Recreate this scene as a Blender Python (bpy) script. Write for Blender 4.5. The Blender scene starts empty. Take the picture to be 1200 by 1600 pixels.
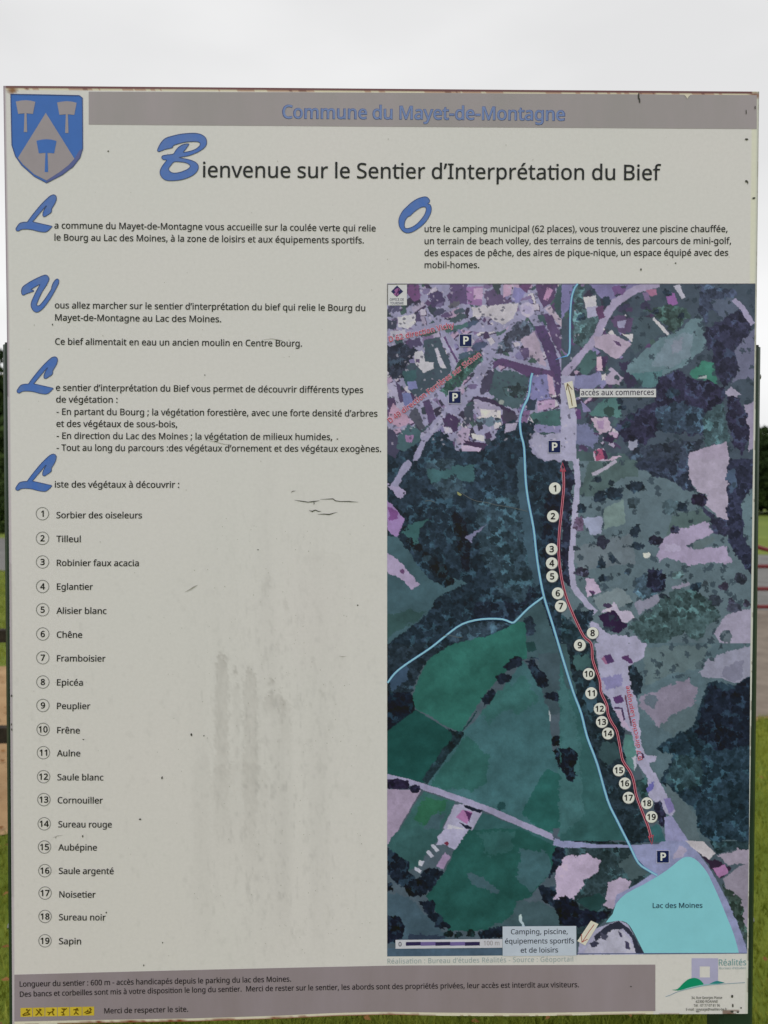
import bpy, math, random
import numpy as np
from mathutils import Vector, Matrix, Euler
from mathutils.geometry import tessellate_polygon

# ------------------------------------------------------------------ camera, sky, sun, exposure
SC = bpy.context.scene
COL = SC.collection
FOC = 26.0 / 36.0 * 1600.0                       # focal length in photo pixels
YAW = math.radians(0.86)
PITCH = math.radians(-1.3)
DIST = 1.189
CAM_LOC = Vector((-DIST * math.tan(YAW), -DIST, 1.55))
CAM_ROT = Euler((math.radians(90) + PITCH, 0.0, -YAW), 'XYZ')
cam = bpy.data.cameras.new('camera')
cam.sensor_fit = 'VERTICAL'
cam.sensor_height = 36.0
cam.sensor_width = 27.0
cam.lens = 26.0
cam.clip_start = 0.05
cam.clip_end = 2000.0
cam.dof.use_dof = True
cam.dof.focus_distance = DIST
cam.dof.aperture_fstop = 5.0
camo = bpy.data.objects.new('camera', cam)
camo.location = CAM_LOC
camo.rotation_euler = CAM_ROT
COL.objects.link(camo)
SC.camera = camo

SUN_EL, SUN_AZ = math.radians(50), math.radians(205)     # compass azimuth, +y is north
world = bpy.data.worlds.new('World')
SC.world = world
world.use_nodes = True
wn, wl = world.node_tree.nodes, world.node_tree.links
wn.clear()
w_out = wn.new('ShaderNodeOutputWorld')
w_bg = wn.new('ShaderNodeBackground')
w_bg.inputs['Strength'].default_value = 0.10
w_sky = wn.new('ShaderNodeTexSky')
w_sky.sky_type = 'NISHITA'
w_sky.sun_disc = False
w_sky.sun_elevation = SUN_EL
w_sky.sun_rotation = SUN_AZ
w_hs = wn.new('ShaderNodeHueSaturation')
w_hs.inputs['Saturation'].default_value = 0.12
w_tc = wn.new('ShaderNodeTexCoord')
w_map = wn.new('ShaderNodeMapping')
w_map.inputs['Scale'].default_value = (1.0, 1.0, 2.6)
w_map.inputs['Rotation'].default_value = (0.2, 0.5, 0.3)
w_no = wn.new('ShaderNodeTexNoise')
w_no.inputs['Scale'].default_value = 1.9
w_no.inputs['Detail'].default_value = 4.0
w_no.inputs['Roughness'].default_value = 0.45
w_cr = wn.new('ShaderNodeValToRGB')
w_cr.color_ramp.elements[0].position = 0.3
w_cr.color_ramp.elements[0].color = (0.84, 0.84, 0.845, 1)
w_cr.color_ramp.elements[1].position = 0.7
w_cr.color_ramp.elements[1].color = (1.07, 1.07, 1.07, 1)
w_mul = wn.new('ShaderNodeVectorMath')
w_mul.operation = 'SCALE'
w_mul.inputs['Scale'].default_value = 9.95
w_mix = wn.new('ShaderNodeMix')
w_mix.data_type = 'RGBA'
w_mix.inputs[0].default_value = 0.88
wl.new(w_sky.outputs[0], w_hs.inputs['Color'])
wl.new(w_tc.outputs['Generated'], w_map.inputs[0])
wl.new(w_map.outputs[0], w_no.inputs['Vector'])
wl.new(w_no.outputs[0], w_cr.inputs[0])
wl.new(w_cr.outputs[0], w_mul.inputs[0])
wl.new(w_hs.outputs[0], w_mix.inputs[6])
wl.new(w_mul.outputs[0], w_mix.inputs[7])
wl.new(w_mix.outputs[2], w_bg.inputs[0])
wl.new(w_bg.outputs[0], w_out.inputs[0])

sun = bpy.data.lights.new('sun', 'SUN')
sun.energy = 0.55
sun.angle = math.radians(25)
sun.color = (1.0, 0.97, 0.93)
suno = bpy.data.objects.new('sun', sun)
sd = Vector((math.sin(SUN_AZ) * math.cos(SUN_EL), math.cos(SUN_AZ) * math.cos(SUN_EL), math.sin(SUN_EL)))
suno.rotation_euler = sd.to_track_quat('Z', 'Y').to_euler()
suno.location = sd * 30
COL.objects.link(suno)
SC.view_settings.view_transform = 'Standard'
SC.view_settings.look = 'None'
SC.view_settings.exposure = 0.0
SC.view_settings.gamma = 1.0
SC.view_settings.use_curve_mapping = False

rng = np.random.default_rng(7)
random.seed(7)
R_CAM = CAM_ROT.to_matrix()
R_NP = np.array(R_CAM)


# ------------------------------------------------------------------ helpers
def lin(c):
    c = np.asarray(c, float) / 255.0
    return np.where(c <= 0.04045, c / 12.92, ((c + 0.055) / 1.055) ** 2.4)


PK = np.array([1.60, 1.58, 1.70])            # print colours are read off the sheet in its dull light; this turns them into reflectance


def pcol(c):
    return np.clip((lin(c) - 0.009) * PK, 0.004, 0.85)


def on_sheet(px, py, lift=0.0):
    """Point of the sign's plane (y = -lift) that carries the print at sheet coordinate (px, py)."""
    px = np.asarray(px, float)
    py = np.asarray(py, float)
    d = np.stack([(px - 600) / FOC, (800 - py) / FOC, -np.ones_like(px)], -1) @ R_NP.T
    t = (-lift - CAM_LOC.y) / d[..., 1]
    return np.array(CAM_LOC) + d * t[..., None]


def on_plane(px, py, y):
    return on_sheet(px, py, -y)


def on_ground(px, py, z=0.0):
    d = np.array([(px - 600) / FOC, (800 - py) / FOC, -1.0]) @ R_NP.T
    t = (z - CAM_LOC.z) / d[2]
    return np.array(CAM_LOC) + d * t


def new_mesh(name, verts, faces, mats, fmat=None, smooth=False):
    me = bpy.data.meshes.new(name)
    verts = np.asarray(verts, np.float32).reshape(-1, 3)
    if isinstance(faces, np.ndarray):
        n, k = faces.shape
        me.vertices.add(len(verts))
        me.vertices.foreach_set('co', verts.ravel())
        me.loops.add(n * k)
        me.loops.foreach_set('vertex_index', faces.astype(np.int32).ravel())
        me.polygons.add(n)
        me.polygons.foreach_set('loop_start', np.arange(0, n * k, k, dtype=np.int32))
        me.polygons.foreach_set('loop_total', np.full(n, k, np.int32))
        me.update(calc_edges=True)
    else:
        me.from_pydata(verts.tolist(), [], faces)
    for m in (mats if isinstance(mats, (list, tuple)) else [mats]):
        me.materials.append(m)
    if fmat is not None:
        me.polygons.foreach_set('material_index', np.asarray(fmat, np.int32))
    if smooth:
        me.polygons.foreach_set('use_smooth', np.ones(len(me.polygons), bool))
    me.update()
    return me


def link(name, me, parent=None, loc=None):
    o = bpy.data.objects.new(name, me)
    COL.objects.link(o)
    if parent is not None:
        o.parent = parent
    if loc is not None:
        o.location = loc
    return o


def tag(o, label=None, cat=None, group=None, kind=None):
    for k, v in (('label', label), ('category', cat), ('group', group), ('kind', kind)):
        if v:
            o[k] = v
    return o


class MB:
    """Collects polygons with a material slot each."""

    def __init__(self):
        self.v, self.f, self.m, self.n = [], [], [], 0

    def add(self, verts, faces, m=0):
        verts = np.asarray(verts, float).reshape(-1, 3)
        self.v.append(verts)
        for f in faces:
            self.f.append([int(i) + self.n for i in f])
            self.m.append(m)
        self.n += len(verts)
        return self

    def box(self, lo, hi, m=0):
        (a, b, c), (d, e, f) = lo, hi
        v = [(a, b, c), (d, b, c), (d, e, c), (a, e, c), (a, b, f), (d, b, f), (d, e, f), (a, e, f)]
        return self.add(v, [(0, 3, 2, 1), (4, 5, 6, 7), (0, 1, 5, 4), (1, 2, 6, 5), (2, 3, 7, 6), (3, 0, 4, 7)], m)

    def tube(self, pts, r, seg=8, m=0, cap=True):
        pts = [Vector(p) for p in pts]
        rs = r if isinstance(r, (list, tuple)) else [r] * len(pts)
        vs = []
        for i, p in enumerate(pts):
            t = (pts[min(i + 1, len(pts) - 1)] - pts[max(i - 1, 0)]).normalized()
            a = t.orthogonal().normalized() if i == 0 else (a - t * a.dot(t)).normalized()
            b = t.cross(a)
            for k in range(seg):
                an = 2 * math.pi * k / seg
                vs.append(p + (a * math.cos(an) + b * math.sin(an)) * rs[i])
        fs = []
        for i in range(len(pts) - 1):
            for k in range(seg):
                k2 = (k + 1) % seg
                fs.append((i * seg + k, i * seg + k2, (i + 1) * seg + k2, (i + 1) * seg + k))
        if cap:
            fs.append(tuple(range(seg))[::-1])
            fs.append(tuple(range((len(pts) - 1) * seg, len(pts) * seg)))
        return self.add([tuple(v) for v in vs], fs, m)

    def build(self, name, mats, parent=None, smooth=False):
        me = new_mesh(name, np.concatenate(self.v), self.f, mats, self.m, smooth)
        return link(name, me, parent)


MATS = {}


def nodes_of(name):
    m = bpy.data.materials.new(name)
    m.use_nodes = True
    nt = m.node_tree
    return m, nt.nodes, nt.links, nt.nodes['Principled BSDF']


def noise_col(n, l, c0, c1, scale, detail=4.0, lo=0.35, hi=0.65, rough=0.6, vec=None):
    t = n.new('ShaderNodeTexNoise')
    t.inputs['Scale'].default_value = scale
    t.inputs['Detail'].default_value = detail
    t.inputs['Roughness'].default_value = rough
    if vec is None:
        tc = n.new('ShaderNodeTexCoord')
        vec = tc.outputs['Object']
    l.new(vec, t.inputs['Vector'])
    r = n.new('ShaderNodeValToRGB')
    r.color_ramp.elements[0].position = lo
    r.color_ramp.elements[1].position = hi
    r.color_ramp.elements[0].color = (*c0, 1)
    r.color_ramp.elements[1].color = (*c1, 1)
    l.new(t.outputs[0], r.inputs[0])
    return r.outputs[0], t.outputs[0]


def print_mat(rgb, rough=0.42, var=0.07, key=None):
    """Faded ink: flat colour with slight uneven fading."""
    key = key or ('ink', tuple(rgb), rough, var)
    if key in MATS:
        return MATS[key]
    m, n, l, b = nodes_of('ink_%d_%d_%d' % tuple(rgb))
    c = pcol(rgb)
    col, _ = noise_col(n, l, tuple(c * (1 - var)), tuple(np.clip(c * (1 + var), 0, 0.9)), 22.0, 5.0, 0.3, 0.7, 0.65)
    l.new(col, b.inputs['Base Color'])
    b.inputs['Roughness'].default_value = rough
    b.inputs['Specular IOR Level'].default_value = 0.22
    MATS[key] = m
    return m


def attr_mat(name, rough=0.42, speck=0.06, scale=260.0):
    m, n, l, b = nodes_of(name)
    a = n.new('ShaderNodeAttribute')
    a.attribute_name = 'ink'
    col, _ = noise_col(n, l, (1 - speck,) * 3, (1 + speck * 0.6,) * 3, scale, 3.0, 0.3, 0.7)
    mx = n.new('ShaderNodeMix')
    mx.data_type = 'RGBA'
    mx.blend_type = 'MULTIPLY'
    mx.inputs[0].default_value = 1.0
    l.new(a.outputs['Color'], mx.inputs[6])
    l.new(col, mx.inputs[7])
    l.new(mx.outputs[2], b.inputs['Base Color'])
    b.inputs['Roughness'].default_value = rough
    b.inputs['Specular IOR Level'].default_value = 0.3
    return m


# ------------------------------------------------------------------ value noise for the printed picture and the grime
def vnoise(X, Y, cell, seed):
    r = np.random.default_rng(seed)
    gx = (X / cell)
    gy = (Y / cell)
    x0 = int(np.floor(gx.min())) - 1
    y0 = int(np.floor(gy.min())) - 1
    w = int(np.ceil(gx.max())) - x0 + 3
    h = int(np.ceil(gy.max())) - y0 + 3
    G = r.random((h, w))
    ix = np.floor(gx).astype(int)
    iy = np.floor(gy).astype(int)
    fx = gx - ix
    fy = gy - iy
    fx = fx * fx * (3 - 2 * fx)
    fy = fy * fy * (3 - 2 * fy)
    ix -= x0
    iy -= y0
    return (G[iy, ix] * (1 - fx) + G[iy, ix + 1] * fx) * (1 - fy) + (G[iy + 1, ix] * (1 - fx) + G[iy + 1, ix + 1] * fx) * fy


def fbm(X, Y, cell, seed, octs=3):
    s, a, tot = 0, 1.0, 0
    for i in range(octs):
        s = s + a * vnoise(X, Y, cell / 2 ** i, seed + i * 17)
        tot += a
        a *= 0.55
    return s / tot


def inside(X, Y, pts):
    c = np.zeros(X.shape, bool)
    n = len(pts)
    for i in range(n):
        x1, y1 = pts[i]
        x2, y2 = pts[(i + 1) % n]
        if y1 == y2:
            continue
        hit = ((Y < y1) != (Y < y2)) & (X < (x2 - x1) * (Y - y1) / (y2 - y1) + x1)
        c ^= hit
    return c

# outlines of the sign's sans-serif letters, 1000 units per em: advance|contour;contour
GLYPHS = {
    'A': '512|437,0 368,177 141,177 73,0 0,0 224,575 289,575 512,0;282,415 274,438 263,473 255,500 247,468 238,438 230,415 165,241 346,241',
    'B': '521|241,573 336,565 404,541 434,515 453,478 459,431 456,399 446,371 431,347 409,328 382,313 350,304 350,300 415,279 441,261 461,236 474,203 478,163 472,115 454,74 425,42 385,19 337,5 279,0 78,0 78,573;256,329 318,335 357,352 377,382 384,423 376,463 351,490 308,506 245,511 150,511 150,329;150,269 150,61 265,61 330,68 371,91 394,125 401,168 398,197 388,221 370,241 344,256 307,266 260,269',
    'C': '507|323,517 280,513 241,502 206,482 178,456 155,423 139,383 129,337 125,286 131,220 147,164 175,117 213,83 262,62 322,55 394,62 460,78 460,15 393,-2 312,-8 232,1 166,28 115,72 78,131 56,203 49,287 53,349 67,406 89,456 120,499 159,534 206,559 261,575 324,581 409,572 482,547 453,486 394,508',
    'D': '585|536,292 528,203 501,131 457,74 399,33 325,8 237,0 78,0 78,573 254,573 335,565 404,540 460,501 502,446 528,377;460,289 454,359 435,415 404,457 361,487 308,505 244,511 150,511 150,62 228,62 299,68 357,87 402,119 434,164 454,220',
    'E': '446|398,0 78,0 78,573 398,573 398,509 150,509 150,330 383,330 383,268 150,268 150,63 398,63',
    'F': '416|150,0 78,0 78,573 398,573 398,509 150,509 150,306 383,306 383,243 150,243',
    'G': '584|326,302 524,302 524,22 431,-1 323,-8 241,1 173,28 120,71 81,130 57,202 49,286 58,370 84,442 127,500 186,544 259,571 346,581 437,572 516,547 489,484 421,508 342,517 278,510 225,489 181,455 150,409 131,353 124,286 130,222 146,166 175,119 216,84 270,62 340,55 404,59 452,68 452,238 326,238',
    'I': '272|239,0 32,0 32,42 99,57 99,515 32,531 32,573 239,573 239,531 172,515 172,57 239,42',
    'L': '420|78,0 78,573 150,573 150,64 400,64 400,0',
    'M': '727|330,0 142,502 142,461 144,407 144,347 144,0 78,0 78,573 184,573 361,103 544,573 650,573 650,0 578,0 578,352 579,408 581,460 584,501 390,0',
    'N': '609|532,0 447,0 141,476 141,432 143,378 144,320 144,0 78,0 78,573 161,573 467,99 468,137 466,193 464,249 464,573 532,573',
    'O': '626|577,287 573,224 561,166 540,116 510,73 473,38 428,13 375,-3 314,-8 251,-3 196,13 151,39 114,73 85,116 65,167 53,224 49,288 56,370 78,442 114,500 166,545 232,572 314,581 393,572 459,545 510,501 547,442 570,370;125,287 130,220 145,163 171,117 207,83 255,62 314,55 373,62 420,83 456,117 481,163 496,220 501,287 490,384 456,457 421,491 373,511 314,518 255,511 207,490 171,457 145,411 130,354',
    'P': '485|229,573 326,562 393,528 421,495 439,454 444,404 433,336 417,306 395,278 364,255 324,238 275,227 216,223 150,223 150,0 78,0 78,573;223,511 150,511 150,285 208,285 258,288 298,296 330,311 352,334 365,363 370,401 361,449 334,484 289,504',
    'R': '499|236,573 301,568 353,555 393,532 422,500 439,460 444,410 440,368 427,334 408,306 385,285 330,257 487,0 403,0 264,237 150,237 150,0 78,0 78,573;232,510 150,510 150,298 236,298 296,304 338,325 362,359 370,407 366,440 355,467 336,486 310,500 275,507',
    'S': '440|403,153 396,106 378,66 348,35 307,11 257,-3 198,-8 137,-5 83,4 41,19 41,88 113,65 201,55 240,57 273,66 298,79 316,98 327,120 330,147 327,173 318,194 302,213 277,230 196,265 131,294 85,330 57,375 48,435 54,477 71,513 99,542 136,563 180,576 231,581 318,572 389,549 366,487 302,508 229,517 196,515 169,507 148,494 133,478 124,457 121,434 124,407 133,386 149,367 172,351 246,318 332,279 362,255 385,228 398,194',
    'T': '446|259,0 187,0 187,509 8,509 8,573 437,573 437,509 259,509',
    'U': '586|513,202 507,146 489,95 459,52 416,20 360,-1 290,-8 225,-2 171,18 128,50 97,93 78,144 72,204 72,573 144,573 144,201 154,139 182,93 228,64 294,55 342,59 379,73 407,96 427,126 438,161 442,202 442,573 513,573',
    'V': '481|481,573 277,0 204,0 0,573 75,573 204,205 220,160 231,119 241,80 250,119 262,161 277,207 405,573',
    'a': '450|231,437 299,428 347,403 376,358 385,293 385,0 334,0 320,61 279,22 234,-1 172,-8 136,-5 103,6 75,23 55,48 41,80 37,119 50,176 87,219 152,245 243,257 316,259 316,285 310,330 293,359 265,375 227,380 163,370 106,347 84,400 151,426;252,208 184,200 141,182 118,155 110,119 115,87 132,66 157,53 188,49 238,56 279,79 306,117 315,172 315,210',
    'b': '493|139,461 138,410 135,373 139,373 161,398 189,419 226,432 272,437 322,431 365,412 401,381 428,338 444,283 449,215 444,147 427,91 400,48 365,17 322,-2 272,-8 226,-3 189,10 161,31 139,55 133,55 119,0 68,0 68,609 139,609;260,379 219,374 188,361 165,339 150,308 142,268 139,217 145,144 165,93 202,61 261,51 312,61 348,93 369,145 376,216 369,287 348,338 311,368',
    'c': '385|241,-8 187,-2 139,15 99,45 69,87 50,143 44,213 51,284 71,342 102,385 142,415 191,432 245,438 309,431 358,415 337,356 292,370 244,376 204,371 172,358 148,335 131,303 120,263 117,213 120,166 131,126 148,94 172,71 202,58 240,53 302,60 351,78 351,15 304,-2',
    'd': '493|221,-8 171,-2 128,17 92,48 65,91 49,146 44,214 49,282 66,338 93,381 128,413 171,432 221,438 280,429 323,407 354,374 359,374 356,405 354,438 354,609 425,609 425,0 368,0 358,58 354,58 323,24 279,1;232,51 290,60 328,88 348,135 355,200 355,213 349,284 329,336 291,369 231,379 181,368 146,334 124,281 117,213 124,144 146,93 181,61',
    'e': '452|234,438 286,432 329,414 364,385 390,346 406,299 411,244 411,201 117,201 127,137 154,90 197,62 254,52 327,60 392,82 392,20 327,-1 251,-8 194,-2 143,17 101,48 70,91 51,146 44,212 50,277 68,333 96,378 134,411 181,431;233,380 188,372 154,348 130,309 119,257 338,257 335,292 326,322 312,346 292,364 266,376',
    'f': '276|266,375 158,375 158,0 87,0 87,375 12,375 12,408 87,432 87,457 92,507 104,547 124,577 152,597 186,609 227,613 274,609 310,599 292,544 262,552 228,556 197,550 175,532 162,502 158,458 158,430 266,430',
    'g': '493|221,438 261,434 297,422 329,402 355,373 359,373 369,430 425,430 425,-7 420,-63 404,-109 378,-146 341,-172 293,-187 233,-192 147,-186 78,-165 78,-100 149,-125 237,-134 286,-126 324,-101 347,-63 355,-13 355,4 356,32 358,57 354,57 329,28 299,8 263,-4 221,-8 170,-2 126,18 91,51 56,121 44,214 56,306 91,377 126,411 169,431;230,379 197,374 169,359 147,336 130,303 120,262 117,213 124,143 146,92 182,60 232,50 288,58 309,69 326,85 349,131 356,197 356,214 353,267 343,309 326,340 302,362 270,374',
    'h': '496|139,431 138,399 135,370 140,370 174,407 221,429 273,437 321,433 360,421 391,400 413,370 426,330 431,280 431,0 361,0 361,275 355,321 338,353 308,372 265,379 222,374 189,360 166,338 150,308 142,269 139,222 139,0 68,0 68,609 139,609',
    'i': '207|139,430 139,0 68,0 68,430;104,591 133,580 142,566 145,546 142,526 133,512 104,501 88,504 75,512 66,526 63,546 66,566 75,580 88,588',
    'j': '207|18,-192 -18,-190 -44,-183 -44,-126 -19,-132 9,-134 32,-130 51,-120 64,-100 68,-67 68,430 139,430 139,-64 136,-101 126,-133 110,-159 87,-177 56,-189;63,546 66,566 75,580 88,588 104,591 133,580 142,566 145,546 142,526 133,512 104,501 88,504 75,512 66,526',
    'k': '428|138,291 137,257 135,221 152,240 172,264 189,285 326,430 409,430 235,246 421,0 336,0 187,200 138,158 138,0 68,0 68,609 138,609',
    'l': '207|139,0 68,0 68,609 139,609',
    'm': '750|540,438 603,429 649,401 676,352 685,280 685,0 615,0 615,277 610,321 594,353 567,372 528,379 474,369 438,342 418,298 411,237 411,0 342,0 342,277 332,333 320,353 303,367 281,376 253,379 215,374 185,360 164,338 150,308 141,269 139,223 139,0 68,0 68,430 125,430 136,371 140,371 173,409 217,431 266,438 312,433 349,420 378,398 398,366 402,366 427,398 461,420 499,433',
    'n': '496|275,438 343,429 391,401 421,352 431,280 431,0 361,0 361,275 355,321 338,353 308,372 265,379 204,368 166,338 146,289 139,223 139,0 68,0 68,430 125,430 136,371 140,371 175,409 222,431',
    'o': '485|442,216 438,165 428,121 411,82 388,51 359,25 324,7 285,-4 241,-8 200,-4 163,7 129,25 100,51 77,82 59,121 48,165 44,216 50,282 68,336 97,380 137,412 186,431 244,438 299,431 347,412 387,380 417,336 436,282;117,216 120,169 130,128 147,95 172,71 203,56 243,51 282,56 314,71 339,95 356,128 366,169 369,216 365,263 355,303 338,335 314,359 282,374 242,379 185,368 147,335 124,284',
    'p': '493|273,438 322,432 365,413 401,383 428,339 444,284 449,216 444,148 427,93 401,49 365,17 322,-2 272,-8 213,1 170,24 139,55 134,55 137,20 139,-16 139,-192 68,-192 68,430 126,430 136,371 170,405 213,429;260,379 221,374 190,362 167,342 152,313 142,275 139,229 139,216 142,167 150,126 165,93 188,70 220,55 261,51 297,56 326,72 348,98 364,131 373,171 376,217 369,283 348,334 311,367',
    'q': '493|354,-9 355,25 358,58 354,58 332,32 303,11 266,-3 219,-8 170,-2 128,17 93,48 66,91 49,146 44,214 50,282 67,338 93,381 129,413 172,432 221,438 267,433 304,419 333,397 355,371 369,430 425,430 425,-192 354,-192;233,51 272,55 304,67 327,87 342,116 352,153 355,199 355,213 348,285 328,337 290,369 231,379 181,368 145,334 124,281 117,213 124,145 146,93 182,61',
    'r': '331|269,438 295,437 319,433 310,368 287,372 264,374 217,363 176,334 149,289 139,229 139,0 68,0 68,430 126,430 134,351 170,395 214,426 240,435',
    's': '384|348,119 343,80 327,49 302,24 268,6 226,-4 176,-8 99,-1 42,19 42,83 104,60 178,49 224,53 256,66 274,86 280,112 271,141 239,167 174,196 103,228 76,245 57,266 45,292 41,324 52,372 85,408 137,430 202,438 275,430 339,409 315,353 258,372 197,380 159,377 131,366 114,350 108,328 119,298 154,274 219,246 289,215 314,197 333,176 344,150',
    't': '289|212,50 245,53 272,59 272,5 240,-4 200,-8 167,-5 138,4 112,20 91,44 78,79 74,125 74,375 13,375 13,409 75,437 103,528 144,528 144,430 269,430 269,375 144,375 144,127 149,93 163,69 185,54',
    'u': '496|427,430 427,0 370,0 359,57 321,20 273,-1 220,-8 173,-4 134,8 103,29 81,59 68,99 63,148 63,430 135,430 135,153 141,108 158,76 188,57 230,51 273,55 306,69 330,91 345,121 354,160 357,206 357,430',
    'v': '407|163,0 0,430 75,430 167,176 180,137 193,96 201,63 214,96 227,138 241,176 332,430 407,430 244,0',
    'x': '424|170,220 22,430 102,430 213,268 322,430 402,430 253,220 410,0 330,0 213,172 94,0 14,0',
    'y': '409|1,430 76,430 169,185 184,144 196,105 205,68 209,68 224,121 245,186 333,430 409,430 224,-59 188,-130 165,-156 138,-176 106,-188 67,-192 34,-190 9,-186 9,-130 30,-133 56,-135 99,-126 130,-99 152,-59 174,-2',
    'z': '377|346,0 31,0 31,47 262,375 45,375 45,430 340,430 340,377 112,55 346,55',
    'é': '452|234,438 286,432 329,414 364,385 390,346 406,299 411,244 411,201 117,201 127,137 154,90 197,62 254,52 327,60 392,82 392,20 327,-1 251,-8 194,-2 143,17 101,48 70,91 51,146 44,212 50,277 68,333 96,378 134,411 181,431;233,380 188,372 154,348 130,309 119,257 338,257 335,292 326,322 312,346 292,364 266,376;347,606 326,579 296,546 263,513 233,486 186,486 186,496 212,532 240,575 262,614 347,614',
    'è': '452|234,438 286,432 329,414 364,385 390,346 406,299 411,244 411,201 117,201 127,137 154,90 197,62 254,52 327,60 392,82 392,20 327,-1 251,-8 194,-2 143,17 101,48 70,91 51,146 44,212 50,277 68,333 96,378 134,411 181,431;233,380 188,372 154,348 130,309 119,257 338,257 335,292 326,322 312,346 292,364 266,376;209,614 231,575 259,532 285,496 285,486 238,486 208,513 174,546 145,579 124,606 124,614',
    'ê': '452|234,438 286,432 329,414 364,385 390,346 406,299 411,244 411,201 117,201 127,137 154,90 197,62 254,52 327,60 392,82 392,20 327,-1 251,-8 194,-2 143,17 101,48 70,91 51,146 44,212 50,277 68,333 96,378 134,411 181,431;233,380 188,372 154,348 130,309 119,257 338,257 335,292 326,322 312,346 292,364 266,376;264,614 291,575 329,531 364,495 364,486 314,486 271,518 227,558 184,518 141,486 93,486 93,495 127,532 164,575 192,614',
    'à': '450|231,437 299,428 347,403 376,358 385,293 385,0 334,0 320,61 279,22 234,-1 172,-8 136,-5 103,6 75,23 55,48 41,80 37,119 50,176 87,219 152,245 243,257 316,259 316,285 310,330 293,359 265,375 227,380 163,370 106,347 84,400 151,426;252,208 184,200 141,182 118,155 110,119 115,87 132,66 157,53 188,49 238,56 279,79 306,117 315,172 315,210;205,614 227,575 255,532 282,496 282,486 235,486 204,513 171,546 142,579 121,606 121,614',
    '0': '459|419,287 409,163 395,112 376,70 349,37 316,12 276,-3 229,-8 170,1 122,27 86,70 60,129 44,201 39,287 44,373 58,446 83,504 119,547 167,573 229,581 287,573 335,547 372,504 399,446 414,373;110,287 113,215 121,156 137,111 159,78 190,59 229,52 268,59 298,78 320,110 336,156 345,215 348,287 345,359 336,417 320,463 298,495 268,515 229,521 190,515 159,495 137,463 121,417 113,359',
    '1': '459|285,0 216,0 216,400 216,439 217,470 219,499 196,477 169,455 108,405 71,452 226,573 285,573',
    '2': '459|417,0 38,0 38,59 188,210 261,287 306,353 318,387 322,424 315,466 294,496 261,514 221,520 181,517 147,506 83,466 45,513 94,548 153,572 221,581 270,576 313,562 347,540 372,510 388,472 394,428 389,385 375,344 353,305 324,267 247,185 128,67 417,64',
    '3': '459|395,439 392,403 381,372 363,347 340,326 310,311 277,302 277,298 337,283 379,255 405,214 413,163 407,116 390,74 360,40 318,14 263,-3 193,-8 110,-1 36,23 36,89 114,61 194,51 260,59 305,81 331,117 339,164 335,197 320,223 297,242 265,255 226,263 179,265 123,265 123,326 180,326 223,329 259,339 286,356 307,377 319,404 323,434 316,471 295,498 262,516 219,521 164,515 117,498 75,473 39,521 73,544 115,563 163,576 218,581 296,571 352,540 384,495',
    '4': '459|443,130 359,130 359,0 291,0 291,130 17,130 17,190 286,576 359,576 359,193 443,193;291,374 291,412 293,444 294,474 295,500 276,468 257,438 86,193 291,193',
    '5': '459|221,351 275,346 322,331 361,307 389,274 407,232 413,183 407,128 387,81 356,43 314,15 261,-2 199,-8 116,0 51,23 51,90 121,62 200,52 239,55 274,65 302,82 323,106 336,137 341,176 332,225 306,262 262,284 197,292 146,288 99,280 64,302 86,573 373,573 373,508 146,508 132,342 169,348',
    '6': '459|44,245 51,342 75,433 95,474 121,510 155,539 196,562 246,576 306,581 344,579 377,573 377,513 344,520 308,523 257,518 216,504 183,483 158,454 139,419 127,380 115,291 119,291 150,326 194,350 255,358 302,353 342,338 375,313 400,279 416,236 421,184 415,129 399,82 372,44 336,15 291,-2 239,-8 199,-4 163,7 130,26 101,54 77,89 59,133 48,185;238,51 284,59 320,84 343,125 351,184 344,233 324,271 289,295 241,303 205,299 175,287 150,270 131,248 119,223 115,198 123,146 146,99 185,64 210,55',
    '7': '459|109,0 344,508 35,508 35,573 419,573 419,518 187,0',
    '8': '459|229,581 276,577 318,565 352,546 378,519 395,485 400,443 396,411 385,383 346,338 291,303 355,265 381,242 401,216 414,185 419,148 413,104 395,65 367,34 330,11 284,-3 231,-8 174,-3 126,10 89,33 61,63 45,101 39,146 43,183 56,214 75,241 99,264 158,299 107,336 71,383 61,411 58,444 63,485 80,518 107,545 141,565 182,577;108,145 116,107 138,76 176,55 229,48 281,55 319,76 342,108 350,148 346,174 335,197 293,235 229,265 217,270 157,237 121,197 111,173;228,524 188,518 155,502 134,476 127,441 130,414 141,391 179,357 232,330 282,357 317,392 327,414 330,441 323,476 302,502 270,518',
    '9': '459|417,328 410,231 387,139 366,99 340,63 306,33 265,11 214,-3 154,-8 117,-6 82,0 82,60 115,53 152,50 204,54 245,68 278,90 303,118 322,153 334,192 346,281 341,281 310,247 266,223 204,214 158,219 118,235 85,260 61,294 45,336 40,387 46,443 63,491 90,529 127,557 171,575 223,581 262,577 299,565 332,545 361,518 384,483 402,439 413,388;223,521 178,513 142,488 118,447 110,388 117,339 137,301 171,277 220,269 256,273 286,285 311,303 330,325 342,349 346,374 338,426 315,474 277,508 252,518',
    '.': '215|58,43 61,69 72,85 88,94 107,97 126,94 142,85 153,69 157,43 153,18 142,2 126,-8 107,-11 88,-8 72,2 61,18',
    ',': '215|154,84 136,23 111,-42 85,-103 33,-103 49,-38 63,31 73,93 148,93',
    ';': '215|147,84 128,23 104,-42 78,-103 25,-103 36,-55 48,-4 58,47 66,93 141,93;56,387 60,412 71,429 86,438 105,441 124,438 141,429 152,412 156,387 152,362 141,345 124,335 105,332 86,335 71,345 60,362',
    ':': '215|58,43 61,69 72,85 88,94 107,97 126,94 142,85 153,69 157,43 153,18 142,2 126,-8 107,-11 88,-8 72,2 61,18;58,387 61,412 72,429 88,438 107,441 126,438 142,429 153,412 157,387 153,362 142,345 126,335 107,332 88,335 72,345 61,362',
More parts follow.
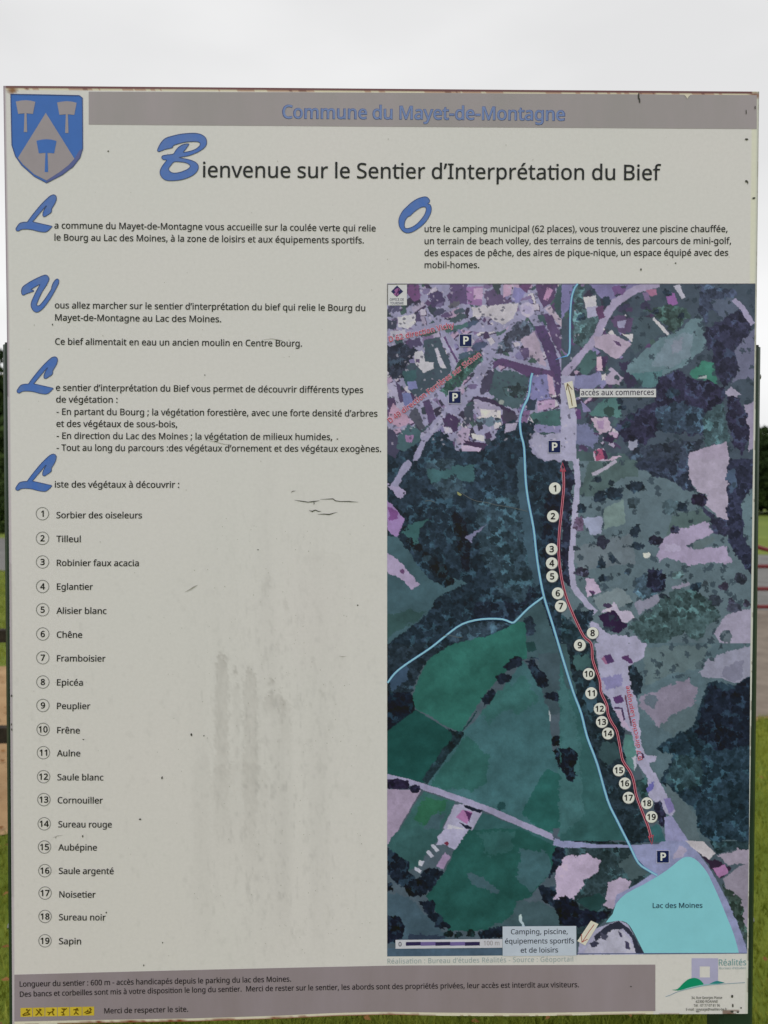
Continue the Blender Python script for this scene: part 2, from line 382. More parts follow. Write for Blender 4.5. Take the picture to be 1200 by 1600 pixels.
    '-': '258|32,184 32,246 226,246 226,184',
    '’': '140|131,564 112,503 88,437 62,376 10,376 21,424 32,476 42,527 50,573 125,573',
    '(': '241|32,220 35,285 45,348 60,409 83,468 113,522 150,573 217,573 167,493 132,407 111,315 103,221 107,159 116,98 132,38 154,-20 182,-75 216,-127 150,-127 113,-77 83,-24 60,34 45,94 35,156',
    ')': '241|209,220 205,156 196,94 180,34 158,-24 128,-77 91,-127 25,-127 59,-75 87,-20 108,38 124,98 134,159 137,221 134,283 124,346 108,406 87,465 59,521 24,573 91,573 128,522 158,468 180,409 196,348 205,285',
    '@': '721|674,286 666,214 640,150 620,125 597,105 569,92 536,87 503,93 478,109 460,131 451,157 447,157 430,130 405,107 373,92 334,87 280,98 240,128 215,176 207,237 212,286 228,330 253,366 287,394 328,411 377,417 446,411 500,398 492,235 491,215 491,206 494,171 506,151 522,141 540,137 563,142 583,158 598,181 609,212 618,287 611,356 588,413 553,459 506,492 450,513 387,520 322,514 265,498 217,472 177,437 145,394 123,344 109,288 104,227 111,154 132,93 167,45 215,10 275,-11 347,-18 441,-8 520,16 520,-38 442,-62 347,-71 259,-63 185,-36 126,7 82,65 55,138 47,225 52,296 70,363 98,422 137,474 186,515 244,547 311,566 387,573 447,568 502,553 551,529 593,496 628,455 653,406 669,349;269,235 275,191 290,160 314,143 345,137 383,146 409,171 425,210 432,258 437,358 411,364 378,366 342,362 314,347 294,325 280,298',
    ' ': '209|',
}

# ------------------------------------------------------------------ the information board
board = bpy.data.objects.new('information_board', None)
COL.objects.link(board)
tag(board, 'large weathered white trail information board with aerial map, on two dark green posts', 'sign')

TOPX, TOPY = [0, 100, 400, 800, 1200], [134.0, 134.6, 137.0, 140.4, 143.3]
BOTX = [0, 22, 150, 300, 430, 520, 600, 700, 820, 1000, 1200]
BOTY = [1602, 1601, 1598.5, 1596.0, 1592.0, 1587.6, 1585.6, 1587.2, 1587.8, 1584.8, 1584.0]
LY, LX = [120, 500, 900, 1300, 1620], [5.0, 10.6, 14.6, 17.4, 19.4]
RY, RX = [120, 500, 900, 1300, 1620], [1186.5, 1182.0, 1177.5, 1171.0, 1168.0]
NX, NY = 480, 585
u = np.linspace(0, 1, NX + 1)
v = np.linspace(0, 1, NY + 1)
U, V = np.meshgrid(u, v)
PX0 = 10 + 1165 * U
top = np.interp(PX0, TOPX, TOPY)
bot = np.interp(PX0, BOTX, BOTY)
PY = top + (bot - top) * V
lx = np.interp(PY, LY, LX)
rx = np.interp(PY, RY, RX)
PX = lx + (rx - lx) * U

# colour of the bare sheet: white plastic film, yellowed, stained and rusty at the rims
base = np.ones(PX.shape + (3,)) * pcol((189, 187, 184))
n1 = fbm(PX, PY, 240, 3, 3)
base *= 1 + (n1[..., None] - 0.5) * np.array([0.035, 0.005, 0.02])
low = np.clip((PY - 700) / 900, 0, 1) * np.clip(1.2 - PX / 700, 0.3, 1)
base *= 1 - low[..., None] * np.array([0.012, 0.035, 0.055])
# long washed streaks
st = fbm(PX * 1.0, PY * 0.06, 26, 11, 4)
area = np.exp(-((PX - 430) / 120) ** 2) * np.clip((PY - 640) / 500, 0, 1) * np.clip((1540 - PY) / 120, 0, 1)
speck = fbm(PX, PY * 0.35, 5, 21, 3)
base *= 1 - (area * np.clip(st - 0.40, 0, 1) * 0.20)[..., None]
base *= 1 - (area * np.clip(speck - 0.58, 0, 1) * 0.55)[..., None]
allsp = fbm(PX, PY * 0.7, 9, 31, 3)
base *= 1 - (np.clip(allsp - 0.68, 0, 1) * 0.35 * np.clip((PY - 700) / 300, 0.15, 1))[..., None]
# the four hanging stains in the middle of the sheet
rag = (vnoise(PX, PY, 3.2, 41) - 0.5) + 0.8 * (vnoise(PX, PY * 0.3, 6.0, 42) - 0.5)
for (x0, x1, y0, y1, s) in ((336, 358, 1022, 1330, .13), (362, 371, 1040, 1062, .15), (363, 376, 1062, 1210, .06),
                            (380, 403, 1044, 1400, .12), (417, 430, 1060, 1074, .15), (410, 445, 1082, 1125, .09),
                            (436, 456, 1094, 1190, .07), (412, 424, 900, 938, .05), (346, 352, 1002, 1030, .05), (444, 452, 935, 965, .06),
                            (330, 420, 1190, 1400, .04), (300, 330, 1180, 1500, .03), (470, 540, 860, 1250, .02)):
    mx = (x0 + x1) / 2
    hw = (x1 - x0) / 2 * np.clip(0.55 + (PY - y0) / 40, 0.4, 1)
    a = np.clip((hw - np.abs(PX - mx)) / 3 + rag * 2.4 + 0.5, 0, 1)
    b_ = np.clip((PY - y0) / 5 + rag * 3, 0, 1) * np.clip((y1 - PY) / (0.55 * (y1 - y0)), 0, 1)
    grain = 0.65 + 0.6 * vnoise(PX, PY * 0.5, 3.0, 47)
    base *= 1 - (a * b_ * s * grain * (0.9 + 0.7 * np.exp(-((PY - y0) / 22.0) ** 2)))[..., None] * np.array([1.0, 1.04, 1.08])
# rims
dt = PY - np.interp(PX, TOPX, TOPY)
db = np.interp(PX, BOTX, BOTY) - PY
dl = PX - np.interp(PY, LY, LX)
dr = np.interp(PY, RY, RX) - PX


def blend(mask, c):
    global base
    base = base * (1 - mask[..., None]) + pcol(c) * mask[..., None]


ru = vnoise(PX, PY, 26, 51) * 0.6 + vnoise(PX, PY, 7, 52) * 0.4
blend((dt < 7) * 1.0, (196, 186, 160))
blend(((dt < 7) & (ru > 0.52)) * 0.7, (152, 110, 90))
blend(((dt < 7) & (ru > 0.72)) * 0.8, (108, 74, 60))
blend((dt < 2.6) * 1.0, (98, 66, 68))
blend(((db < 5.0) & (PX < 1020)) * 1.0, (190, 184, 166))
blend(np.clip((2.2 + (ru - 0.4) * 3 - db), 0, 1) * (PX > 90) * (PX < 655), (112, 54, 34))
blend(((db < 1.6) & (ru > 0.58)) * 0.7, (110, 76, 56))
blend(((db < 6) & (PX > 1128) & (ru > 0.42)) * 0.8, (96, 66, 52))
blend((dl < 3.2) * 0.8, (158, 148, 156))
blend(((dl < 1.9) & (PY < 620)) * 0.9, (110, 96, 108))
blend(((dl > 2.4) & (dl < 4.0) & (PY > 880)) * 0.35, (120, 116, 116))
blend(((dr < 12) & (PY < 560)) * 0.6, (196, 194, 170))
blend(((dr < 4.6)) * 0.75, (176, 178, 168))
blend(((dr < 2.4) & (PY < 640)) * 0.8, (126, 122, 118))
blend(((dr < 1.8) & (ru > 0.60)) * 0.7, (104, 96, 86))
cr = np.exp(-(((PX - 18) / 9) ** 2 + ((PY - 141) / 5) ** 2))
blend(np.clip(cr * 1.2 + (ru - 0.5), 0, 1) * (cr > 0.25), (120, 84, 52))
cr = np.exp(-(((PX - 1178) / 9) ** 2 + ((PY - 150) / 5) ** 2))
blend(np.clip(cr * 1.1 + (ru - 0.5), 0, 1) * (cr > 0.25), (118, 78, 62))
base = np.clip(base, 0.005, 0.85)

co = on_sheet(PX, PY)
idx = np.arange((NX + 1) * (NY + 1)).reshape(NY + 1, NX + 1)
quads = np.stack([idx[:-1, :-1], idx[1:, :-1], idx[1:, 1:], idx[:-1, 1:]], -1).reshape(-1, 4)
m_sheet = attr_mat('faded_white_film', 0.40, 0.03, 180.0)
me = new_mesh('printed_sheet', co.reshape(-1, 3), quads, m_sheet)
ca = me.color_attributes.new('ink', 'FLOAT_COLOR', 'POINT')
ca.data.foreach_set('color', np.concatenate([base, np.ones(base.shape[:2] + (1,))], -1).astype(np.float32).ravel())
sheet = link('printed_sheet', me, board)

# metal body behind the film, following its outline
ring = [(np.interp(y, LY, LX), y) for y in np.linspace(134.2, 1601, 30)]
ring += [(x, np.interp(x, BOTX, BOTY)) for x in np.linspace(24, 1164, 60)]
ring += [(np.interp(y, RY, RX), y) for y in np.linspace(1583.8, 143.4, 30)]
ring += [(x, np.interp(x, TOPX, TOPY)) for x in np.linspace(1180, 12, 40)]
ring = np.array(ring)
fr = on_sheet(ring[:, 0], ring[:, 1], -0.0012)
bk = fr + np.array([0, 0.006, 0])
m_rust, n, l, b = nodes_of('rusty_enamel_steel')
c_, _ = noise_col(n, l, (0.20, 0.19, 0.17), (0.16, 0.045, 0.02), 14.0, 6.0, 0.45, 0.6)
l.new(c_, b.inputs['Base Color'])
b.inputs['Roughness'].default_value = 0.7
N = len(ring)
faces = [list(range(N)), list(range(2 * N - 1, N - 1, -1))] + [[i, i + N, (i + 1) % N + N, (i + 1) % N] for i in range(N)]
link('backing_plate', new_mesh('backing_plate', np.concatenate([fr, bk]), faces, m_rust), board)

# posts
m_green, n, l, b = nodes_of('dark_green_paint')
c_, _ = noise_col(n, l, (0.007, 0.024, 0.014), (0.013, 0.042, 0.024), 9.0, 5.0)
l.new(c_, b.inputs['Base Color'])
b.inputs['Roughness'].default_value = 0.45
m_steel, n, l, b = nodes_of('zinc_bolt')
b.inputs['Base Color'].default_value = (0.25, 0.25, 0.24, 1)
b.inputs['Metallic'].default_value = 0.8
b.inputs['Roughness'].default_value = 0.45
m_dark, n, l, b = nodes_of('black_plastic')
b.inputs['Base Color'].default_value = (0.012, 0.011, 0.012, 1)
b.inputs['Roughness'].default_value = 0.5
yb = 0.0125
pr = on_plane(1190.4, 620.0, yb)[0]
pr2 = on_plane(1178.4, 1590.0, yb)[0]
pli = on_plane(1128.0, 1592.0, yb)[0]
pl = on_plane(1.8, 545.0, yb)[0]
pl2 = on_plane(12.0, 1590.0, yb)[0]
print('POSTS', pr, pr2, pli, pl, pl2)
W_POST = 0.056
for xo, xo2, ztop, sgn in ((pl, pl2, on_plane(5, 537.5, yb)[2], -1), (pr, pr2, on_plane(1187, 541.5, yb)[2], 1)):
    xm, xb = xo - sgn * W_POST / 2, xo2 - sgn * W_POST / 2
    p = MB()
    h = W_POST / 2
    k = 0.006
    prof = [(-h + k, -h), (h - k, -h), (h, -h + k), (h, h - k), (h - k, h), (-h + k, h), (-h, h - k), (-h, -h + k)]
    vs = []
    slope = (xb - xm) / (ztop - 0.72)
    for z in (-0.3, ztop):
        xc = xm + slope * (ztop - z)
        vs += [(xc + a, yb + h + c, z) for a, c in prof]
    p.add(vs, [(i, (i + 1) % 8, (i + 1) % 8 + 8, i + 8) for i in range(8)] + [tuple(range(8, 16))])
    po = p.build('post', m_green, board)
    # black end cap and the clamp bolts
    c2 = MB()
    c2.box((xm - h + 0.004, yb + 0.004, ztop), (xm + h - 0.004, yb + 2 * h - 0.004, ztop + 0.0035))
    c2.build('end_cap', m_dark, po)
    for z in (ztop - 0.045, 0.83):
        c3 = MB()
        xe = xm + slope * (ztop - z) + sgn * h
        c3.tube([(xe - 0.002 * sgn, yb + h, z), (xe + 0.0055 * sgn, yb + h, z)], 0.009, 6)
        c3.tube([(xe + 0.005 * sgn, yb + h, z), (xe + 0.011 * sgn, yb + h, z)], 0.005, 8)
        c3.build('bolt', m_steel, po)
# cross rails that carry the plate
zt = on_plane(600, 560, yb)[2]
for z in (zt, 0.80):
    r_ = MB()
    r_.box((pl2 + 0.062, 0.0092, z - 0.02), (pr2 - 0.062, 0.0492, z + 0.02))
    r_.build('cross_rail', m_green, board)

LIFT = 0.00022


def fill(name, contours, mat, lift, parent, bridge=None):
    """Flat printed shape from closed outlines (holes allowed) in sheet coordinates."""
    pl_ = [[Vector((x, y, 0)) for x, y in c] for c in contours]
    tri = tessellate_polygon(pl_)
    flat = np.array([q for c in contours for q in c], float)
    vs = on_sheet(flat[:, 0], flat[:, 1], LIFT * lift)
    return link(name, new_mesh(name, vs, [list(t) for t in tri], mat), parent)


def ribbon_np(pts, w, closed=False):
    P = np.array(pts, float)
    n_ = len(P)
    if closed:
        A, B = np.roll(P, 1, 0), np.roll(P, -1, 0)
    else:
        A = np.vstack([P[:1] * 2 - P[1:2], P[:-1]])
        B = np.vstack([P[1:], P[-1:] * 2 - P[-2:-1]])
    d1 = P - A
    d2 = B - P
    d1 /= np.linalg.norm(d1, axis=1)[:, None] + 1e-9
    d2 /= np.linalg.norm(d2, axis=1)[:, None] + 1e-9
    t = d1 + d2
    t /= np.linalg.norm(t, axis=1)[:, None] + 1e-9
    nrm = np.stack([-t[:, 1], t[:, 0]], 1)
    cosv = np.clip((nrm * np.stack([-d1[:, 1], d1[:, 0]], 1)).sum(1), 0.6, 1)
    ww = np.asarray(w, float) / 2 / cosv
    a = P + nrm * ww[:, None]
    b2 = P - nrm * ww[:, None]
    V_ = np.vstack([a, b2])
    rngi = range(n_ if closed else n_ - 1)
    F_ = [(i, (i + 1) % n_, (i + 1) % n_ + n_, i + n_) for i in rngi]
    return V_, F_


def ribbon(name, pts, w, mat, lift, parent, closed=False):
    V_, F_ = ribbon_np(pts, w if np.ndim(w) else np.full(len(pts), w), closed)
    return link(name, new_mesh(name, on_sheet(V_[:, 0], V_[:, 1], LIFT * lift), [list(f) for f in F_], mat), parent)


def smooth(pts, k=4, closed=True):
    P = [np.array(p, float) for p in pts]
    n_ = len(P)
    out = []
    for i in range(n_ if closed else n_ - 1):
        g = (lambda j: P[j % n_]) if closed else (lambda j: P[min(max(j, 0), n_ - 1)])
        p0, p1, p2, p3 = g(i - 1), g(i), g(i + 1), g(i + 2)
        for s in range(k):
            t = s / k
            out.append(tuple(0.5 * (2 * p1 + (p2 - p0) * t + (2 * p0 - 5 * p1 + 4 * p2 - p3) * t * t + (3 * p1 - p0 - 3 * p2 + p3) * t ** 3)))
    if not closed:
        out.append(tuple(P[-1]))
    return out


def strip(x0, x1, f_top, f_bot, n_=24):
    xs = np.linspace(x0, x1, n_)
    return [(x, f_top(x)) for x in xs] + [(x, f_bot(x)) for x in xs[::-1]]


def band_mat(name, rgb, tint):
    m, n, l, b = nodes_of(name)
    tc = n.new('ShaderNodeTexCoord')
    mp = n.new('ShaderNodeMapping')
    mp.inputs['Scale'].default_value = (1, 1, 0.25)
    l.new(tc.outputs['Object'], mp.inputs[0])
    c0, c1 = pcol(rgb), pcol(tint)
    c, _ = noise_col(n, l, tuple(c0), tuple(c1), 9.0, 6.0, 0.3, 0.7, 0.62, mp.outputs[0])
    l.new(c, b.inputs['Base Color'])
    b.inputs['Roughness'].default_value = 0.42
    b.inputs['Specular IOR Level'].default_value = 0.3
    return m


m_head = band_mat('faded_grey_band', (135, 131, 130), (144, 136, 139))
m_foot = band_mat('faded_mauve_band', (124, 114, 116), (134, 124, 130))
i_ = np.interp
fill('header_band', [strip(138.6, 1182.5, lambda x: i_(x, [138, 600, 1184], [143.2, 144.8, 148.6]), lambda x: i_(x, [138, 600, 1184], [194.6, 198.0, 201.6]))], m_head, 1, sheet)
FT = lambda x: i_(x, [22, 150, 300, 450, 620, 800, 1024], [1523, 1519.6, 1515.8, 1512.2, 1508.6, 1508.0, 1507.2])
FB = lambda x: np.interp(x, BOTX, BOTY) - 4.8
fill('footer_band', [strip(22.4, 1024, FT, FB, 40)], m_foot, 1, sheet)

# ------------------------------------------------------------------ lettering
TRI = {}


def curve_fill(cs):
    """Triangles of a flat shape with holes, via a filled 2D curve."""
    cu = bpy.data.curves.new('outline', 'CURVE')
    cu.dimensions = '2D'
    cu.fill_mode = 'BOTH'
    for c in cs:
        sp = cu.splines.new('POLY')
        sp.points.add(len(c) - 1)
        sp.points.foreach_set('co', np.hstack([np.asarray(c) * 0.001, np.zeros((len(c), 1)), np.ones((len(c), 1))]).ravel())
        sp.use_cyclic_u = True
    ob = bpy.data.objects.new('outline', cu)
    me = ob.to_mesh()
    v_ = np.empty(len(me.vertices) * 3)
    me.vertices.foreach_get('co', v_)
    t_ = [tuple(p.vertices) for p in me.polygons]
    v_ = v_.reshape(-1, 3)[:, :2] * 1000.0
    ob.to_mesh_clear()
    bpy.data.objects.remove(ob)
    bpy.data.curves.remove(cu)
    return v_, t_


def simplify(c, tol):
    """Drops nearly collinear points of a closed outline so that it can be thickened cleanly."""
    def run(p):
        if len(p) < 3:
            return p[:1]
        d = p[-1] - p[0]
        L = math.hypot(*d)
        dist = np.abs(d[0] * (p[:, 1] - p[0, 1]) - d[1] * (p[:, 0] - p[0, 0])) / L if L > 1e-6 else np.linalg.norm(p - p[0], axis=1)
        k = int(dist.argmax())
        if dist[k] < tol:
            return p[:1]
        return np.vstack([run(p[:k + 1]), run(p[k:])])
    a = 0
    b = int(np.linalg.norm(c - c[0], axis=1).argmax())
    return np.vstack([run(c[a:b + 1]), run(np.vstack([c[b:], c[:1]]))])


def glyph(ch, bold):
    key = (ch, bold)
    if key in TRI:
        return TRI[key]
    adv, _, body = GLYPHS[ch].partition('|')
    cs = []
    for s in body.split(';') if body else []:
        c = np.array([[float(t) for t in q.split(',')] for q in s.split()])
        if bold:
            c = simplify(c, 3.0 if bold < 10 else 6.5)
            A, B = c - np.roll(c, 1, 0), np.roll(c, -1, 0) - c
            A /= np.linalg.norm(A, axis=1)[:, None]
            B /= np.linalg.norm(B, axis=1)[:, None]
            t = A + B
            t /= np.linalg.norm(t, axis=1)[:, None] + 1e-6
            nr = np.stack([-t[:, 1], t[:, 0]], 1)
            cs_ = np.clip((nr * np.stack([-A[:, 1], A[:, 0]], 1)).sum(1), 0.38, 1)
            c = c + nr * (bold / cs_)[:, None]
        cs.append(c)
    if cs:
        v_, t_ = curve_fill(cs)
        TRI[key] = (float(adv), v_, t_)
    else:
        TRI[key] = (float(adv), None, None)
    return TRI[key]


def layout(s, bold=0, track=0.0):
    """Returns flat vertices (1000 units per em), triangles and the inked width."""
    x, V_, F_, n_ = 0.0, [], [], 0
    for k, ch in enumerate(s):
        adv, v_, t_ = glyph(ch, bold)
        if v_ is not None:
            V_.append(v_ + np.array([x, 0]))
            F_ += [(a + n_, b2 + n_, c + n_) for a, b2, c in t_]
            n_ += len(v_)
            if ch == 't' and s[k + 1:k + 2] == 'i' and bold < 12:      # the t and i of the printed face are joined
                xa, xb = x + adv * 0.72, x + adv + track + 62
                V_.append(np.array([[xa, 372], [xb, 372], [xb, 431], [xa, 431]]))
                F_ += [(n_, n_ + 1, n_ + 2), (n_, n_ + 2, n_ + 3)]
                n_ += 4
        x += adv + track
    V_ = np.concatenate(V_)
    return V_, F_


CAPH = 572.6


def text(s, x0, x1, y0, y1, cap, mat, parent=None, lift=3, bold=0, ymid=None, name='text_line', track=0.0):
    V_, F_ = layout(s, bold, track)
    w0, w1 = V_[:, 0].min(), V_[:, 0].max()
    L = math.hypot(x1 - x0, y1 - y0)
    ux, uy = (x1 - x0) / L, (y1 - y0) / L
    a = (V_[:, 0] - w0) / (w1 - w0)
    h = V_[:, 1] / CAPH * cap
    px = x0 + ux * a * L + uy * h
    py = y0 + uy * a * L - ux * h
    if ymid is not None:
        py = py + 4 * a * (1 - a) * ymid
    return link(name, new_mesh(name, on_sheet(px, py, LIFT * lift), [list(f) for f in F_], mat), parent if parent is not None else sheet)


INK = print_mat((38, 38, 36), var=0.25)
INK2 = print_mat((40, 36, 38), var=0.2)
TITLE = print_mat((40, 42, 42), var=0.2)

o = text('Commune du Mayet-de-Montagne', 440.8, 883.2, 184.6, 188.2, 20.2, print_mat((76, 86, 128)), lift=2, bold=24, name='heading_outline')
text('Commune du Mayet-de-Montagne', 442.2, 881.9, 184.6, 188.2, 20.2, print_mat((104, 121, 160)), lift=3, bold=6, name='heading_text')
text('ienvenue sur le Sentier d’Interprétation du Bief', 317, 1033, 276.8, 281.5, 23.6, TITLE, bold=7, name='title_text')

BODY = [
    ('a commune du Mayet-de-Montagne vous accueille sur la coulée verte qui relie', 84.8, 587, 356.9, 361.5),
    ('le Bourg au Lac des Moines, à la zone de loisirs et aux équipements sportifs.', 85, 568.6, 375.6, 380.3),
    ('utre le camping municipal (62 places), vous trouverez une piscine chauffée,', 663.4, 1136.8, 362.3, 362.3),
    ('un terrain de beach volley, des terrains de tennis, des parcours de mini-golf,', 663.4, 1142.4, 381.3, 381.0),
    ('des espaces de pêche, des aires de pique-nique, un espace équipé avec des', 663.2, 1138, 400, 399.5),
    ('mobil-homes.', 663.4, 748.8, 418.8, 418.8),
    ('ous allez marcher sur le sentier d’interprétation du bief qui relie le Bourg du', 85.6, 570.6, 481.6, 486),
    ('Mayet-de-Montagne au Lac des Moines.', 86, 345.6, 500.8, 503.4),
    ('Ce bief alimentait en eau un ancien moulin en Centre Bourg.', 86, 472, 538.4, 541.4),
    ('e sentier d’interprétation du Bief vous permet de découvrir différents types', 87.2, 567.4, 610.4, 614.1),
    ('de végétation :', 87.6, 183.6, 628.8, 629.4),
    ('- En partant du Bourg ; la végétation forestière, avec une forte densité d’arbres', 88.2, 589.8, 648, 650.9),
    ('et des végétaux de sous-bois,', 88, 276.8, 666.8, 667.6),
    ('- En direction du Lac des Moines ; la végétation de milieux humides,', 88.4, 519, 685.6, 687.6),
    ('- Tout au long du parcours :des végétaux d’ornement et des végétaux exogènes.', 88.4, 595.6, 704.3, 706.1),
    ('iste des végétaux à découvrir :', 85.6, 280, 761.6, 762.2),
]
for s, x0, x1, y0, y1 in BODY:
    text(s, x0, x1, y0, y1, 9.9, INK, bold=9)

LISTED = [('Sorbier des oiseleurs', 88, 221.8, 809.6, 66.2, 802.6), ('Tilleul', 88, 126, 846.8, 66.3, 841), ('Robinier faux acacia', 88.6, 216.8, 884.3, 66.4, 878),
          ('Eglantier', 88.8, 145, 921.3, 66.5, 916.3), ('Alisier blanc', 88, 166.4, 959, 66.6, 952.6), ('Chêne', 88.6, 128.4, 996.4, 66.7, 990.6),
          ('Framboisier', 88.8, 164.8, 1033.4, 66.8, 1027.6), ('Epicéa', 88.8, 129.4, 1071, 66.9, 1065.6), ('Peuplier', 88.9, 141, 1107.8, 67, 1102.2),
          ('Frêne', 89.2, 124.8, 1145.8, 67.3, 1139.6), ('Aulne', 88.8, 125.4, 1181.6, 67.7, 1176), ('Saule blanc', 89.6, 161.4, 1219.2, 68, 1213.6),
          ('Cornouiller', 90, 160.6, 1255.2, 68.5, 1249.4), ('Sureau rouge', 91, 174.6, 1292.8, 69, 1287.2), ('Aubépine', 91, 151.4, 1328.8, 69.5, 1323.4),
          ('Saule argenté', 91.8, 177.6, 1365.6, 70, 1360.4), ('Noisetier', 92.6, 149.4, 1402.4, 70.3, 1395.4), ('Sureau noir', 92, 165.2, 1438, 70.3, 1432),
          ('Sapin', 92, 126.6, 1475.4, 70.2, 1470)]
RINGC = print_mat((112, 112, 108))


def circle(cx, cy, r, n_=28):
    return [(cx + r * math.cos(2 * math.pi * k / n_), cy + r * math.sin(2 * math.pi * k / n_)) for k in range(n_)]


def numeral(k, cx, cy, cap, mat, parent, lift, name='numeral', bold=22):
    s = str(k)
    V_, F_ = layout(s, bold, 18 if len(s) > 1 else 0)
    px = cx + (V_[:, 0] - (V_[:, 0].min() + V_[:, 0].max()) / 2) / CAPH * cap
    py = cy + cap / 2 - V_[:, 1] / CAPH * cap
    return link(name, new_mesh(name, on_sheet(px, py, LIFT * lift), [list(f) for f in F_], mat), parent)


for k, (s, x0, x1, yb_, cx, cy) in enumerate(LISTED):
    text(s, x0, x1, yb_, yb_ + 0.3, 9.7, INK, bold=9, name='plant_name')
    ribbon('numbered_ring', circle(cx, cy, 9.8), 1.05, RINGC, 2, sheet, closed=True)
    numeral(k + 1, cx, cy, 9.2, INK, sheet, 2)

text('Longueur du sentier : 600 m - accès handicapés depuis le parking du lac des Moines.', 30.8, 454.8, 1541.8, 1533.8, 8.4, INK2, bold=8)
text('Des bancs et corbeilles sont mis à votre disposition le long du sentier.  Merci de rester sur le sentier, les abords sont des propriétés privées, leur accès est interdit aux visiteurs.',
     31, 904.6, 1557.6, 1542.6, 8.2, INK2, bold=8, ymid=-2.4)
text('Merci de respecter le site.', 163, 294, 1583.6, 1580.8, 8.2, INK2, bold=8)
text('Réalisation : Bureau d’études Réalités - Source : Géoportail', 605.5, 895.6, 1505.8, 1502.4, 7.8, print_mat((138, 150, 150)), name='caption_text', track=30)

# script capitals
LB = [(175, 375), (195, 320), (250, 230), (320, 170), (450, 130), (560, 105), (700, 90), (820, 88), (920, 110), (990, 160), (1012, 220), (1005, 290), (960, 345),
      (880, 400), (780, 445), (690, 475), (600, 490), (545, 500), (600, 515), (700, 535), (800, 570), (860, 620), (872, 680), (840, 750), (760, 815), (640, 865),
      (520, 890), (400, 897), (310, 885), (250, 840), (220, 780), (222, 720), (255, 650), (300, 590), (330, 545), (280, 540), (250, 515), (250, 485), (280, 465),
      (360, 455), (445, 440), (480, 390), (530, 330), (590, 290), (650, 272), (710, 272), (690, 310), (655, 360), (615, 412), (700, 400), (790, 375), (860, 335),
      (900, 290), (895, 250), (850, 232), (760, 230), (650, 240), (540, 265), (450, 295), (430, 330), (390, 345), (300, 365), (210, 400), (180, 395)]
LBH = [(460, 575), (580, 578), (670, 595), (725, 630), (730, 660), (690, 700), (600, 740), (500, 765), (420, 760), (375, 725), (365, 690), (400, 640)]
LL = [(80, 990), (110, 930), (160, 860), (210, 825), (300, 805), (385, 800), (430, 740), (520, 620), (640, 470), (770, 320), (900, 190), (1000, 105), (1080, 72),
      (1140, 90), (1168, 150), (1150, 250), (1100, 350), (1040, 450), (1040, 510), (1010, 560), (920, 620), (860, 655), (815, 650), (800, 600), (820, 520),
      (870, 420), (900, 370), (860, 400), (760, 520), (650, 650), (560, 760), (535, 795), (640, 820), (770, 850), (900, 880), (1045, 915), (1020, 960),
      (950, 1030), (880, 1070), (780, 1070), (650, 1045), (520, 1010), (400, 995), (280, 995), (210, 1010), (150, 1045), (100, 1035)]
LV = [(135, 500), (140, 440), (170, 370), (260, 300), (400, 215), (560, 135), (680, 85), (750, 75), (800, 110), (825, 170), (800, 250), (740, 360), (660, 480),
      (590, 620), (540, 740), (515, 810), (530, 840), (590, 830), (680, 730), (780, 590), (880, 430), (890, 370), (930, 270), (980, 200), (1035, 170), (1070, 210),
      (1060, 290), (1000, 410), (920, 560), (820, 720), (700, 880), (600, 970), (530, 1005), (460, 990), (400, 920), (375, 840), (385, 750), (430, 640),
      (500, 490), (560, 380), (595, 310), (520, 345), (430, 400), (375, 440), (430, 455), (435, 480), (380, 500), (280, 535), (190, 575), (150, 560)]
LO = [(140, 740), (170, 640), (250, 500), (370, 380), (480, 280), (620, 190), (740, 145), (850, 125), (920, 155), (965, 220), (960, 270), (920, 310), (980, 340),
      (1010, 420), (1005, 520), (960, 640), (880, 770), (780, 880), (650, 980), (520, 1060), (400, 1095), (300, 1080), (220, 1020), (160, 930), (140, 840)]
LOH = [(300, 950), (290, 860), (320, 740), (400, 650), (440, 640), (520, 560), (620, 480), (740, 410), (820, 395), (865, 420), (870, 500), (820, 620), (740, 730),
       (640, 840), (530, 920), (420, 965), (340, 975)]
m_blue, n, l, b = nodes_of('script_blue')
c_, _ = noise_col(n, l, tuple(pcol((58, 96, 164))), tuple(pcol((74, 102, 156))), 60.0, 3.0, 0.35, 0.65)
l.new(c_, b.inputs['Base Color'])
b.inputs['Roughness'].default_value = 0.42
m_bline = print_mat((62, 76, 112))


def initial(cs, ox, oy, sc):
    T = [smooth([(ox + x / sc, oy + y / sc) for x, y in c], 3) for c in cs]
    f = fill('script_initial', T, m_blue, 2, sheet)
    mb = MB()
    for c in T:
        V_, F_ = ribbon_np(c, np.full(len(c), 1.0), True)
        mb.add(on_sheet(V_[:, 0], V_[:, 1], LIFT * 3), F_)
    mb.build('outline', m_bline, f)


initial([LB, LBH], 230, 200, 10.91)
for dx, dy in ((0, 0), (1.7, 253.1), (-0.3, 405.2)):
    initial([LL], 20 + dx, 300 + dy, 17.14)
initial([LV], 25, 425, 16)
initial([LO, LOH], 615, 300, 17.14)

